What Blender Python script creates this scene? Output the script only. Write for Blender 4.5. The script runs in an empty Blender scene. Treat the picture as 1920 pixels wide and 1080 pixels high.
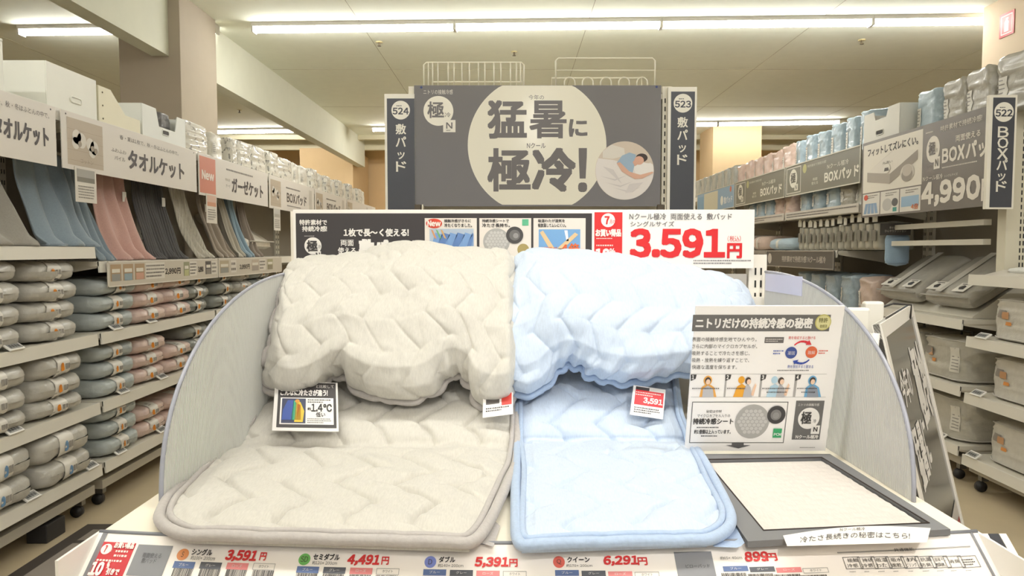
import bpy, bmesh, math, random
import numpy as np
from mathutils import Vector, Matrix
PI = math.pi
S = bpy.context.scene
COL = S.collection

# ------------------------------------------------------------------ camera
F = 1300.0                       # focal length in pixels of a 1920 px wide frame
PITCH = math.atan(70.0 / F)
CAM = Vector((0.0, 0.0, 1.2))
cd = bpy.data.cameras.new('camera'); cd.sensor_width = 36.0; cd.lens = F / 1920.0 * 36.0
cd.clip_start = 0.05; cd.clip_end = 100
cam = bpy.data.objects.new('camera', cd); COL.objects.link(cam)
cam.location = CAM; cam.rotation_euler = (PI / 2 - PITCH, 0, 0)
S.camera = cam

# ------------------------------------------------------------------ world and exposure
w = bpy.data.worlds.new('shop_ambient'); S.world = w; w.use_nodes = True
bg = w.node_tree.nodes['Background']; bg.inputs[0].default_value = (1.0, 1.0, 0.99, 1); bg.inputs[1].default_value = 0.42
S.view_settings.view_transform = 'Standard'; S.view_settings.look = 'None'
S.view_settings.exposure = 0.25; S.view_settings.gamma = 1.0; S.view_settings.use_curve_mapping = False
LAMP = 40.0                      # strength of the ceiling light strips

# ------------------------------------------------------------------ helpers
def ray(px, py):
    a = (px - 960.0) / F; b = (540.0 - py) / F
    return Vector((a, math.cos(PITCH) + b * math.sin(PITCH), b * math.cos(PITCH) - math.sin(PITCH)))
def atY(px, py, d): r = ray(px, py); return CAM + r * (d / r.y)
def atX(px, py, x): r = ray(px, py); return CAM + r * (x / r.x)
def atZ(px, py, z): r = ray(px, py); return CAM + r * ((z - CAM.z) / r.z)

def lin(c):
    c = c / 255.0
    return c / 12.92 if c <= 0.04045 else ((c + 0.055) / 1.055) ** 2.4
_M = {}
def mat(col, rough=0.55, kind='plain', name=None):
    key = (tuple(col), rough, kind)
    if key in _M: return _M[key]
    m = bpy.data.materials.new(name or f'{kind}_{col[0]}_{col[1]}_{col[2]}'); _M[key] = m
    m.use_nodes = True; nt = m.node_tree; N = nt.nodes; L = nt.links
    b = N['Principled BSDF']; rgb = tuple(lin(x) for x in col[:3])
    b.inputs['Roughness'].default_value = rough
    m.diffuse_color = (*rgb, 1)
    tc = N.new('ShaderNodeTexCoord')
    def noise(scale, detail=3, sc=None):
        n = N.new('ShaderNodeTexNoise'); n.inputs['Scale'].default_value = scale; n.inputs['Detail'].default_value = detail
        if sc:
            mp = N.new('ShaderNodeMapping'); mp.inputs['Scale'].default_value = sc
            L.new(tc.outputs['Object'], mp.inputs[0]); L.new(mp.outputs[0], n.inputs['Vector'])
        else: L.new(tc.outputs['Object'], n.inputs['Vector'])
        return n
    def vary(n, amt):
        r = N.new('ShaderNodeMapRange'); r.inputs[1].default_value = 0.3; r.inputs[2].default_value = 0.7
        r.inputs[3].default_value = 1 - amt; r.inputs[4].default_value = 1 + amt
        L.new(n.outputs[0], r.inputs[0])
        v = N.new('ShaderNodeVectorMath'); v.operation = 'SCALE'; v.inputs[0].default_value = rgb
        L.new(r.outputs[0], v.inputs['Scale']); L.new(v.outputs[0], b.inputs['Base Color'])
    def bump(n, st, dist=0.01):
        p = N.new('ShaderNodeBump'); p.inputs['Strength'].default_value = st; p.inputs['Distance'].default_value = dist
        L.new(n.outputs[0], p.inputs['Height']); L.new(p.outputs[0], b.inputs['Normal'])
    if kind == 'plain': vary(noise(9), 0.015)
    elif kind == 'print': b.inputs['Base Color'].default_value = (*rgb, 1)
    elif kind == 'fabric':
        vary(noise(160, 4), 0.05); bump(noise(220, 4), 0.25, 0.003); b.inputs['Sheen Weight'].default_value = 0.25
    elif kind == 'melange':
        vary(noise(90, 3, (6, 1, 1)), 0.06); bump(noise(400, 3), 0.15, 0.002); b.inputs['Sheen Weight'].default_value = 0.2
    elif kind == 'rib':
        wv = N.new('ShaderNodeTexWave'); wv.inputs['Scale'].default_value = 28; wv.bands_direction = 'Y'; L.new(tc.outputs['Object'], wv.inputs[0])
        vary(noise(60), 0.05); bump(wv, 0.7, 0.006)
    elif kind == 'bag':       # fabric goods in a thin clear bag
        vary(noise(25, 4), 0.06); bump(noise(14, 5), 0.5, 0.02)
        b.inputs['Coat Weight'].default_value = 0.5; b.inputs['Coat Roughness'].default_value = 0.2
    elif kind == 'ink':       # soft bag printed with small pictures
        n = noise(30, 2); r = N.new('ShaderNodeValToRGB')
        r.color_ramp.elements[0].position = 0.36; r.color_ramp.elements[0].color = (rgb[0] * .35, rgb[1] * .35, rgb[2] * .35, 1)
        r.color_ramp.elements[1].position = 0.43; r.color_ramp.elements[1].color = (*rgb, 1)
        L.new(n.outputs[0], r.inputs[0]); L.new(r.outputs[0], b.inputs['Base Color'])
        bump(noise(20, 4), 0.3, 0.01); b.inputs['Coat Weight'].default_value = 0.5
    elif kind == 'metal':
        vary(noise(12), 0.03); b.inputs['Metallic'].default_value = 0.9
    elif kind == 'floor':
        vary(noise(3.0, 6), 0.07); bump(noise(60), 0.03)
        b.inputs['Coat Weight'].default_value = 0.15; b.inputs['Coat Roughness'].default_value = 0.3
    elif kind == 'lamp':
        b.inputs['Base Color'].default_value = (*rgb, 1)
        b.inputs['Emission Color'].default_value = (1.0, 0.985, 0.945, 1); b.inputs['Emission Strength'].default_value = LAMP
    elif kind == 'sheer':     # milky twin-wall plastic
        vary(noise(5), 0.01)
        t = N.new('ShaderNodeBsdfTranslucent'); t.inputs[0].default_value = (*rgb, 1)
        mx = N.new('ShaderNodeMixShader'); mx.inputs[0].default_value = 0.5
        L.new(b.outputs[0], mx.inputs[1]); L.new(t.outputs[0], mx.inputs[2])
        tr = N.new('ShaderNodeBsdfTransparent'); m2 = N.new('ShaderNodeMixShader'); m2.inputs[0].default_value = 0.07
        L.new(mx.outputs[0], m2.inputs[1]); L.new(tr.outputs[0], m2.inputs[2])
        L.new(m2.outputs[0], N['Material Output'].inputs[0])
    elif kind == 'clear':     # clear plastic sleeve / film
        b.inputs['Base Color'].default_value = (*rgb, 1)
        tr = N.new('ShaderNodeBsdfTransparent'); m2 = N.new('ShaderNodeMixShader'); m2.inputs[0].default_value = 0.72
        L.new(b.outputs[0], m2.inputs[1]); L.new(tr.outputs[0], m2.inputs[2]); L.new(m2.outputs[0], N['Material Output'].inputs[0])
    return m

WHITE = (236, 232, 224); SHELF = (218, 213, 200)
ORG = {}
class MB:
    def __init__(s): s.v = []; s.f = []; s.mi = []; s.sm = []; s.mats = []
    def _m(s, m):
        if m not in s.mats: s.mats.append(m)
        return s.mats.index(m)
    def add(s, vs, fs, m, smooth=False):
        o = len(s.v); s.v.extend([tuple(v) for v in vs]); k = s._m(m)
        for f in fs: s.f.append(tuple(i + o for i in f)); s.mi.append(k); s.sm.append(smooth)
        return s
    def box(s, x0, x1, y0, y1, z0, z1, m):
        v = [(x0, y0, z0), (x1, y0, z0), (x1, y1, z0), (x0, y1, z0), (x0, y0, z1), (x1, y0, z1), (x1, y1, z1), (x0, y1, z1)]
        return s.add(v, [(0, 3, 2, 1), (4, 5, 6, 7), (0, 1, 5, 4), (1, 2, 6, 5), (2, 3, 7, 6), (3, 0, 4, 7)], m)
    def slab(s, O, R, U, N, w, h, t, m):     # O = bottom-left of the front face, N = outward normal
        c = [O, O + R * w, O + R * w + U * h, O + U * h]; v = c + [p - N * t for p in c]
        return s.add(v, [(0, 1, 2, 3), (7, 6, 5, 4), (0, 4, 5, 1), (1, 5, 6, 2), (2, 6, 7, 3), (3, 7, 4, 0)], m)
    def tube(s, pts, r, m, seg=8, closed=False):
        P = [Vector(p) for p in pts]; n = len(P); vs = []; fs = []
        up = None
        for i, p in enumerate(P):
            a = P[i - 1] if (i > 0 or closed) else P[i]; b = P[(i + 1) % n] if (i < n - 1 or closed) else P[i]
            t = (b - a).normalized()
            if up is None: up = Vector((0, 0, 1)) if abs(t.z) < 0.9 else Vector((1, 0, 0))
            u = (up - t * up.dot(t)).normalized(); w_ = t.cross(u); up = u
            rr = r[i] if isinstance(r, (list, tuple)) else r
            for k in range(seg):
                a_ = 2 * PI * k / seg; vs.append(p + u * rr * math.cos(a_) + w_ * rr * math.sin(a_))
        for i in range(n if closed else n - 1):
            j = (i + 1) % n
            for k in range(seg):
                k2 = (k + 1) % seg; fs.append((i * seg + k, i * seg + k2, j * seg + k2, j * seg + k))
        if not closed: fs.append(tuple(range(seg))[::-1]); fs.append(tuple((n - 1) * seg + k for k in range(seg)))
        return s.add(vs, fs, m, True)
    def grid(s, P, m, closed_u=False, smooth=True):   # P: (nu, nv, 3) array
        nu, nv = P.shape[:2]; fs = []
        for i in range(nu if closed_u else nu - 1):
            j = (i + 1) % nu
            for k in range(nv - 1): fs.append((i * nv + k, j * nv + k, j * nv + k + 1, i * nv + k + 1))
        return s.add(P.reshape(-1, 3).tolist(), fs, m, smooth)
    def prism(s, poly, a0, a1, axis, m):      # poly of 2D points extruded along an axis
        n = len(poly)
        def p3(p, a): return {'x': (a, p[0], p[1]), 'y': (p[0], a, p[1]), 'z': (p[0], p[1], a)}[axis]
        vs = [p3(p, a0) for p in poly] + [p3(p, a1) for p in poly]
        fs = [tuple(range(n)), tuple(range(2 * n - 1, n - 1, -1))] + [(i, i + n, (i + 1) % n + n, (i + 1) % n) for i in range(n)]
        return s.add(vs, fs, m)
    def build(s, name, parent=None, bevel=0, solid=0, kind=None):
        me = bpy.data.meshes.new(name)
        o = bpy.data.objects.new(name, me); COL.objects.link(o)
        off = Vector((0, 0, 0))
        if parent is not None:
            off = ORG.get(parent.name, Vector((0, 0, 0))); o.parent = parent; ORG[o.name] = off
        me.from_pydata([(v[0] - off.x, v[1] - off.y, v[2] - off.z) for v in s.v], [], s.f)
        for m in s.mats: me.materials.append(m)
        me.polygons.foreach_set('material_index', s.mi); me.polygons.foreach_set('use_smooth', s.sm); me.update()
        if bevel:
            b = o.modifiers.new('Bevel', 'BEVEL'); b.width = bevel; b.segments = 2; b.limit_method = 'ANGLE'
        if solid:
            b = o.modifiers.new('Solidify', 'SOLIDIFY'); b.thickness = solid
        if kind: o['kind'] = kind
        return o
def tag(o, label, cat, group=None):
    o['label'] = label; o['category'] = cat
    if group: o['group'] = group
    return o
def thing(name, label, cat, loc=(0, 0, 0), group=None, rotz=0):
    o = bpy.data.objects.new(name, None); COL.objects.link(o); o.location = loc; o.rotation_euler = (0, 0, rotz)
    o.empty_display_size = 0.05; ORG[o.name] = Vector(loc) if not rotz else Vector((0, 0, 0))
    return tag(o, label, cat, group)
def struct(mb, name, **k):
    o = mb.build(name, **k); o['kind'] = 'structure'; return o
KIDS = {}
def dup(root, loc, rotz, label, group=None, scale=None):
    if root.name not in KIDS: KIDS[root.name] = [(c, list(c.children)) for c in root.children]
    r = root.copy(); COL.objects.link(r); r.location = loc; r.rotation_euler = (0, 0, rotz); r['label'] = label
    if scale: r.scale = scale
    if group: r['group'] = group
    for c, gs in KIDS[root.name]:
        k = c.copy(); COL.objects.link(k); k.parent = r
        for g in gs:
            d = g.copy(); COL.objects.link(d); d.parent = k
    return r
class Proto:
    """first placing moves the prototype itself, later ones copy it"""
    def __init__(s, root): s.root = root; s.used = False
    def put(s, loc, rotz, label, group=None, scale=None):
        if not s.used:
            s.used = True; s.root.location = loc; s.root.rotation_euler = (0, 0, rotz); s.root['label'] = label
            if scale: s.root.scale = scale
            if group: s.root['group'] = group
            return s.root
        return dup(s.root, loc, rotz, label, group, scale if scale else (1, 1, 1))
ORD = ['first', 'second', 'third', 'fourth', 'fifth', 'sixth', 'seventh', 'eighth', 'ninth', 'tenth', 'eleventh', 'twelfth', 'thirteenth', 'fourteenth', 'fifteenth']

# ------------------------------------------------------------------ lettering
_G = {}; _R = {}
def raw(txt):
    if txt in _R: return _R[txt]
    cu = bpy.data.curves.new('t', 'FONT'); cu.body = txt; cu.resolution_u = 2
    o = bpy.data.objects.new('t', cu); me = bpy.data.meshes.new_from_object(o)
    v = np.zeros(len(me.vertices) * 3); me.vertices.foreach_get('co', v); v = v.reshape(-1, 3)[:, :2]
    f = [tuple(p.vertices) for p in me.polygons]
    bpy.data.objects.remove(o); bpy.data.curves.remove(cu); bpy.data.meshes.remove(me)
    _R[txt] = (v, f); return _R[txt]
def glyphs(txt):
    """one line of gothic lettering; Latin letters and digits are set proportionally from the same gothic face"""
    if txt in _G: return _G[txt]
    adv = raw('極極')[0][:, 0].max() - raw('極')[0][:, 0].max(); cur = 0.0; V = []; FF = []; n = 0
    for ch in txt:
        if ch == ' ': cur += adv * .3; continue
        asc = '!' <= ch <= '~'
        v, f = raw(chr(ord(ch) + 0xFEE0) if asc else ch)
        if asc: v = v + np.array([cur - v[:, 0].min(), 0]); cur = v[:, 0].max() + adv * (.10 if ch not in ',.' else .08)
        else: v = v + np.array([cur, 0]); cur += adv
        V.append(v); FF += [tuple(i + n for i in q) for q in f]; n += len(v)
    v = np.concatenate(V); _G[txt] = (v, FF, v.min(0), v.max(0)); return _G[txt]

class Sign:
    """A flat printed board. Points on it are given as photograph pixels, intersected with its plane, or in metres (the L methods)."""
    def __init__(s, name, label, cat, O, R, U, w, h, face=(240, 236, 230), th=0.004, rough=0.45, frame=None, group=None, parent=None, bow=None, part='board', gloss=None):
        s.O = Vector(O); s.R = Vector(R).normalized(); s.U = Vector(U).normalized(); s.N = s.R.cross(s.U).normalized()
        s.w = w; s.h = h; s.bow = bow; s.warp = None; s.mbs = {}
        s.root = parent if parent is not None else thing(name, label, cat, tuple(s.O), group)
        if bow is None:
            b = MB(); b.slab(s.O, s.R, s.U, s.N, w, h, th, mat(face, rough, 'print')); s.board = b.build(part, s.root)
        if frame:
            fw, fc = frame; b = MB(); m = mat(fc, 0.4, 'plain')
            for (a, c, ww, hh) in ((0, 0, w, fw), (0, h - fw, w, fw), (0, fw, fw, h - 2 * fw), (w - fw, fw, fw, h - 2 * fw)):
                b.slab(s.O + s.R * a + s.U * c + s.N * 0.004, s.R, s.U, s.N, ww, hh, th + 0.006, m)
            b.build('frame', s.root)
    def mb(s, part): return s.mbs.setdefault(part, MB())
    def loc(s, px, py):
        r = ray(px, py); O = s.O
        for _ in range(8 if s.bow else 1):
            k = s.N.dot(O - CAM) / s.N.dot(r); p = CAM + r * k
            a = (p - O).dot(s.R)
            if s.bow: O = s.O + Vector((0, -s.bow(a), 0))
        return a, (p - O).dot(s.U)
    def W(s, a, c, layer=1):
        if s.warp: a = float(np.interp(a, *s.warp))
        p = s.O + s.R * a + s.U * c + s.N * (0.0005 * layer)
        if s.bow: p = p + Vector((0, -s.bow(a), 0))
        return p
    def polyL(s, pts, col, layer=1, part='print', rough=0.45):
        if s.bow:      # split long shapes so they follow the curve
            xs = [p[0] for p in pts]; n = max(1, int((max(xs) - min(xs)) / 0.05))
            if n > 1 and len(pts) == 4:
                (a0, b0), (a1, b1), (a2, b2), (a3, b3) = pts
                for i in range(n):
                    t, q = i / n, (i + 1) / n
                    lo = lambda k: (a0 + (a1 - a0) * k, b0 + (b1 - b0) * k); hi = lambda k: (a3 + (a2 - a3) * k, b3 + (b2 - b3) * k)
                    s.mb(part).add([s.W(*lo(t), layer), s.W(*lo(q), layer), s.W(*hi(q), layer), s.W(*hi(t), layer)], [(0, 1, 2, 3)], mat(col, rough, 'print'))
                return
        s.mb(part).add([s.W(a, c, layer) for a, c in pts], [tuple(range(len(pts)))], mat(col, rough, 'print'))
    def poly(s, pts, col, layer=1, part='print', rough=0.45): s.polyL([s.loc(*p) for p in pts], col, layer, part, rough)
    def rectL(s, a0, c0, a1, c1, col, layer=1, part='print', rough=0.45): s.polyL([(a0, c0), (a1, c0), (a1, c1), (a0, c1)], col, layer, part, rough)
    def rect(s, x0, y0, x1, y1, col, layer=1, part='print', rough=0.45):   # bottom-left, top-right pixels
        a, c = s.loc(x0, y0); d, e = s.loc(x1, y1); s.rectL(a, c, d, e, col, layer, part, rough)
    def outL(s, a0, c0, a1, c1, t, col, layer=1, part='print'):
        for q in ((a0, c0, a1, c0 + t), (a0, c1 - t, a1, c1), (a0, c0, a0 + t, c1), (a1 - t, c0, a1, c1)): s.rectL(*q, col, layer, part)
    def out(s, x0, y0, x1, y1, t, col, layer=1, part='print'):
        a, c = s.loc(x0, y0); d, e = s.loc(x1, y1); s.outL(a, c, d, e, t, col, layer, part)
    def discL(s, a, c, r, col, layer=1, part='print', r2=None, clip=None):
        pts = [(a + r * math.cos(2 * PI * k / 48), c + (r2 or r) * math.sin(2 * PI * k / 48)) for k in range(48)]
        if clip: pts = [(x, min(max(y, clip[0]), clip[1])) for x, y in pts]
        s.polyL(pts, col, layer, part)
    def disc(s, px, py, rpx, col, layer=1, part='print', rypx=None):
        a, c = s.loc(px, py); d, _ = s.loc(px + rpx, py); _, e = s.loc(px, py - (rypx or rpx)); s.discL(a, c, abs(d - a), col, layer, part, abs(e - c))
    def textL(s, txt, a0, c0, a1, c1, col, bold=0.0, layer=2, part='lettering', slant=0):
        v, f, lo, hi = glyphs(txt)
        q = (v - lo) / np.maximum(hi - lo, 1e-6)
        sh = [(0, 0)]
        if bold: sh = [(dx, dy) for dx in (-bold, 0, bold) for dy in (-bold, 0, bold) if dx or dy]
        H = abs(c1 - c0)
        for i, (dx, dy) in enumerate(sh):
            pts = [s.W(a0 + x * (a1 - a0) + dx * H + slant * y * H, c0 + y * (c1 - c0) + dy * H, layer + 0.12 * i) for x, y in q]
            s.mb(part).add(pts, f, mat(col, 0.45, 'print'))
    def text(s, txt, x0, y0, x1, y1, col, bold=0.0, layer=2, part='lettering', slant=0):
        a, c = s.loc(x0, y0); d, e = s.loc(x1, y1); s.textL(txt, a, c, d, e, col, bold, layer, part, slant)
    def vtextL(s, txt, a, c_top, size, pitch, col, bold=0.0, layer=2):
        for i, ch in enumerate(txt):
            k = 0.7 if ch in 'ッー' else 1.0
            s.textL(ch, a - size * k / 2, c_top - i * pitch - size, a + size * k / 2, c_top - i * pitch - size * (1 - k), col, bold, layer)
    def finelinesL(s, a0, c0, a1, c1, rows, col, layer=2, part='fine_print', seed=1):
        """print too small to read: short strokes"""
        R = random.Random(seed); ph = (c1 - c0) / rows
        m = mat(col, 0.5, 'print'); b = s.mb(part); sgn = 1 if a1 > a0 else -1
        for r in range(rows):
            y0 = c0 + r * ph + ph * 0.25; y1 = y0 + ph * 0.45; x = a0; end = a1 if r else a0 + (a1 - a0) * R.uniform(.6, 1)
            while abs(x - a0) < abs(end - a0):
                q = ph * R.uniform(0.25, 0.6) * sgn
                if abs(x + q - a0) > abs(a1 - a0): break
                b.add([s.W(x, y0, layer), s.W(x + q, y0, layer), s.W(x + q, y1, layer), s.W(x, y1, layer)], [(0, 1, 2, 3)], m)
                x += q + ph * 0.2 * sgn
    def finelines(s, x0, y0, x1, y1, rows, col, layer=2, seed=1):
        a, c = s.loc(x0, y0); d, e = s.loc(x1, y1); s.finelinesL(a, c, d, e, rows, col, layer, seed=seed)
    def done(s):
        for k, b in s.mbs.items():
            o = b.build({'picture': 'picture_print', 'emblem': 'logo_print', 'figures': 'figure_print', 'diagram': 'diagram_print', 'drawing': 'drawing_print', 'disc': 'disc_print', 'pins': 'pin_dot'}.get(k, k), s.root)
            if k == 'fine_print': o['kind'] = 'stuff'
        return s.root
FR, FU = (1, 0, 0), (0, 0, 1)      # right / up of boards that face the camera
def front_sign(name, label, cat, x0, y0, x1, y1, d, **k):
    """board facing -Y that spans the photograph rectangle (left, top, right, bottom) at distance d"""
    a = atY(x0, y1, d); b = atY(x1, y0, d)
    return Sign(name, label, cat, a, FR, FU, b.x - a.x, b.z - a.z, **k)

# ================================================================== the shop shell
H = 3.0
BEIGE = (196, 184, 164); CEIL = (238, 240, 224)
b = MB(); b.box(-6, 6, -5, 12.6, -0.05, 0, mat((196, 180, 150), 0.42, 'floor')); struct(b, 'floor')
b = MB(); b.box(-6, 6, -5, 12.6, H, H + 0.1, mat(CEIL, 0.85)); struct(b, 'ceiling')
b = MB(); b.box(-6, 6, 12.5, 12.7, 0, H, mat((226, 196, 150), 0.8)); struct(b, 'wall_back')
b = MB(); b.box(-6.1, -6, -5, 12.6, 0, H, mat(BEIGE, 0.8)); struct(b, 'wall_left')
b = MB(); b.box(6, 6.1, -5, 12.6, 0, H, mat(BEIGE, 0.8)); struct(b, 'wall_right')
b = MB(); b.box(-6, 6, 11.4, 11.5, 2.84, H, mat((214, 206, 178), 0.8)); struct(b, 'trim_1')
b = MB(); b.box(-6, 6, 10.9, 11.0, 2.93, H, mat((206, 198, 170), 0.8)); struct(b, 'trim_2')
b = MB(); b.box(-2.52, -2.40, 5.50, 11.4, 2.56, H, mat((222, 222, 204), 0.8)); b.box(-2.52, -2.40, -3, 4.95, 2.56, H, mat((222, 222, 204), 0.8)); struct(b, 'ceiling_beam')
b = MB(); b.box(-2.75, -2.32, 4.93, 5.53, 0, H, mat((176, 164, 146), 0.8)); struct(b, 'column', bevel=0.004)
b = MB(); b.box(-3.4, -2.55, 11.2, 12.4, 0, 2.84, mat((206, 178, 136), 0.8)); struct(b, 'column')
b = MB(); b.box(2.9, 3.6, 10.1, 10.8, 0, H, mat((178, 154, 118), 0.8)); struct(b, 'column')
b = MB(); b.box(3.5, 4.3, 4.2, 5.25, 0, H, mat((196, 178, 152), 0.8)); struct(b, 'column', bevel=0.004)
b = MB(); p = atY(289, 90, 4.93); b.box(p.x - .007, p.x + .007, 4.91, 4.935, 2.62, H, mat((176, 160, 140), 0.5)); struct(b, 'conduit')

# faint ceiling panel joints
b = MB()
for x in (-4.3, -1.2, 0.6, 2.4, 4.2): b.box(x - .002, x + .002, -4, 10.9, H - .0015, H, mat((172, 166, 146), .8))
for y in (3.4, 7.0, 8.8): b.box(-2.38, 5.9, y - .002, y + .002, H - .0015, H, mat((172, 166, 146), .8))
struct(b, 'trim_3')

# ------------------------------------------------------------------ strip lights: each fixture is its own lamp
def strip_light(p, q, label, group=None):
    p = Vector(p); q = Vector(q); c = (p + q) / 2; d = (q - p); L = d.length; rz = math.atan2(d.y, d.x)
    t = thing('strip_light', label, 'ceiling light', (c.x, c.y, H), group, rz); ORG[t.name] = Vector((0, 0, 0))
    b = MB(); b.prism([(-.05, 0), (.05, 0), (.043, -.028), (-.043, -.028)], -L / 2 + .002, L / 2 - .002, 'x', mat((225, 222, 214), .5)); b.build('housing', t)
    b = MB(); prof = [(.036 * math.cos(a), -.028 - .042 * math.sin(a)) for a in [PI * k / 8 for k in range(9)]]
    b.prism(prof[::-1], -L / 2 + .012, L / 2 - .012, 'x', mat((255, 250, 240), .5, 'lamp')); b.build('diffuser', t)
    b = MB()
    for s in (-1, 1): b.box(min(s * (L / 2 - .012), s * L / 2), max(s * (L / 2 - .012), s * L / 2), -.04, .04, -.072, 0, mat((214, 210, 200), .5))
    b.build('end_cap', t)
    return t
A0 = atZ(475, 62, 2.93); A1 = atZ(1633, 49, 2.93); dv = (A1 - A0) / 3
names = ['front row strip light above the display, end with a bare gap beside it', 'front row strip light, the one over the big hanging poster', 'front row strip light over the price corner of the display', 'front row strip light that runs up to the beige pillar']
for i in range(4):
    a = A0 + dv * i; e = A0 + dv * (i + 1)
    strip_light((a.x, a.y, H), (e.x, e.y, H), names[i], 'front row of strip lights')
a = A0 - dv * 1.18; e = a + dv; strip_light((a.x, a.y, H), (e.x, e.y, H), 'strip light over the white bins, cut off by the square column', 'front row of strip lights')
B0 = atZ(400, 251, 2.93); B1 = atZ(1575, 233, 2.93); db = (B1 - B0).normalized()
strip_light(B0, B0 + db * 1.68, 'second row strip light between column and sloping beam', 'second row of strip lights')
s0 = (atZ(683, 239, 2.93) - B0).length; nb = 4; stp = ((B1 - B0).length - s0) / nb
for i in range(nb):
    strip_light(B0 + db * (s0 + stp * i), B0 + db * (s0 + stp * (i + 1) - .01), ['second row strip light just beside the 524 aisle sign', 'second row strip light hidden behind the left half of the poster', 'second row strip light hidden behind the right half of the poster', 'second row strip light behind the 523 sign above the pink bags'][i], 'second row of strip lights')
for i, (x, y_) in enumerate(((.33, -2.2), (.33, -3.9), (2.35, -2.2), (-1.9, -2.2))): strip_light((x, y_ - .8, H), (x, y_ + .8, H), f'lengthwise strip light behind the camera, {ORD[i]} of four', 'lengthwise strip lights behind the camera')
for k, (yy, xs) in enumerate(((1.0, (-3.9, -2.2, -0.5, 1.2)),)):
    for i, x in enumerate(xs): strip_light((x, yy, H), (x + 1.68 if k == 0 else x + 1.2, yy, H), f'strip light in the row overhead, {ORD[i]} of row {"above" if k == 0 else "behind"} the camera', 'overhead rows of strip lights')

# two unseen spotlights, added as fill to brighten the promotional table
for i, (x, y) in enumerate(((.75, -1.0), (-.35, -1.1))):
    t = thing('fill_spotlight', f'added white fill spotlight aimed at the display, {("over the blue pad side", "over the grey pad side")[i]}', 'spotlight', (x, y, H), 'added fill spotlights'); tgt = Vector(((.55, -.2)[i], 1.45, .95)); p0 = Vector((x, y, 2.86)); dr = (tgt - p0).normalized()
    b = MB(); b.tube([(x, y, H), (x, y, H - .02)], .05, mat((235, 232, 226), .4), 20); b.tube([(x, y, H - .02), (x, y, 2.87)], .008, mat((235, 232, 226), .4), 8); b.build('mount', t)
    b = MB(); b.tube([p0 - dr * .07, p0 + dr * .05], .038, mat((235, 232, 226), .4), 20); b.build('lamp_head', t)
    ld = bpy.data.lights.new('fill_beam', 'SPOT'); ld.energy = (85, 28)[i]; ld.spot_size = math.radians(44); ld.spot_blend = .8; ld.shadow_soft_size = .03; ld.color = (1, .97, .93)
    lo = bpy.data.objects.new('fill_beam', ld); COL.objects.link(lo); lo.location = p0 + dr * .055; lo.rotation_euler = dr.to_track_quat('-Z', 'Y').to_euler()

for i, (px, py, z) in enumerate(((711, 83, 0), (964, 101, 0), (1616, 79, 0), (449, 209, 0), (534, 277, 0))):
    p = atZ(px, py, H - .02); t = thing('sprinkler_head', ['small dark ceiling sprinkler left of the wire racks', 'small brass sprinkler above the poster centre', 'small dark sprinkler below the strip light near the pillar', 'tiny sprinkler between column and beam', 'tiny sprinkler on the ceiling in front of the far soffit'][i], 'sprinkler', (p.x, p.y, H), 'ceiling sprinklers')
    b = MB(); b.tube([(p.x, p.y, H), (p.x, p.y, H - .006)], .03, mat((190, 176, 130), .4), 16); b.build('escutcheon', t)
    b = MB(); b.tube([(p.x, p.y, H - .006), (p.x, p.y, H - .035)], .009, mat((90, 80, 60), .4), 8); b.tube([(p.x, p.y, H - .035), (p.x, p.y, H - .038)], .017, mat((90, 80, 60), .4), 10); b.build('nozzle', t)

# fire extinguisher sign on the pillar
a = atX(1873, 75, 3.495); c = atX(1902, 27, 3.495)
s = Sign('wall_sign', 'small red fire extinguisher sign on the beige pillar', 'sign', (3.495, a.y, a.z + .005), (0, -1, 0), (0, 0, 1), a.y - c.y, .165, face=(176, 40, 32))
W_, H_ = s.w, s.h
s.rectL(W_ * .12, H_ * .1, W_ * .88, H_ * .9, (225, 215, 200), 1); s.rectL(W_ * .17, H_ * .14, W_ * .83, H_ * .86, (176, 40, 32), 2)
s.polyL([(W_ * .36, H_ * .2), (W_ * .64, H_ * .2), (W_ * .64, H_ * .6), (W_ * .56, H_ * .7), (W_ * .44, H_ * .7), (W_ * .36, H_ * .6)], (240, 236, 228), 3); s.rectL(W_ * .44, H_ * .7, W_ * .62, H_ * .78, (240, 236, 228), 3)
s.done()

# ================================================================== display island
TZ = 0.80; XL, XR = -0.56, 0.655; YF, YB = 0.963, 1.80; RW = 1.245; RX0 = -0.585
bow = lambda a: 0.04 * (1 - ((a - RW / 2) / (RW / 2)) ** 2)
tb = thing('display_table', 'cream topped promotional display table with milky curved side panels', 'display table', (0, 1.38, 0))
b = MB(); xs = np.linspace(RX0, RX0 + RW, 25); pts = [(x, YF - bow(x - RX0)) for x in xs] + [(XR + .005, YB), (XL - .02, YB)]
b.prism(pts, TZ - .018, TZ, 'z', mat((246, 238, 220), .5)); b.build('tabletop', tb, bevel=.001)
b = MB(); b.prism([(x, y + .05) for x, y in pts[:25]] + [(XR - .005, YB - .02), (XL, YB - .02)], 0.08, TZ - .019, 'z', mat((232, 226, 214), .5)); b.build('plinth', tb)
b = MB(); b.box(XL + .03, XR - .03, 1.02, YB - .03, 0, .08, mat((70, 66, 62), .6)); b.build('kick_base', tb)
SH = (250, 250, 248)
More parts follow.
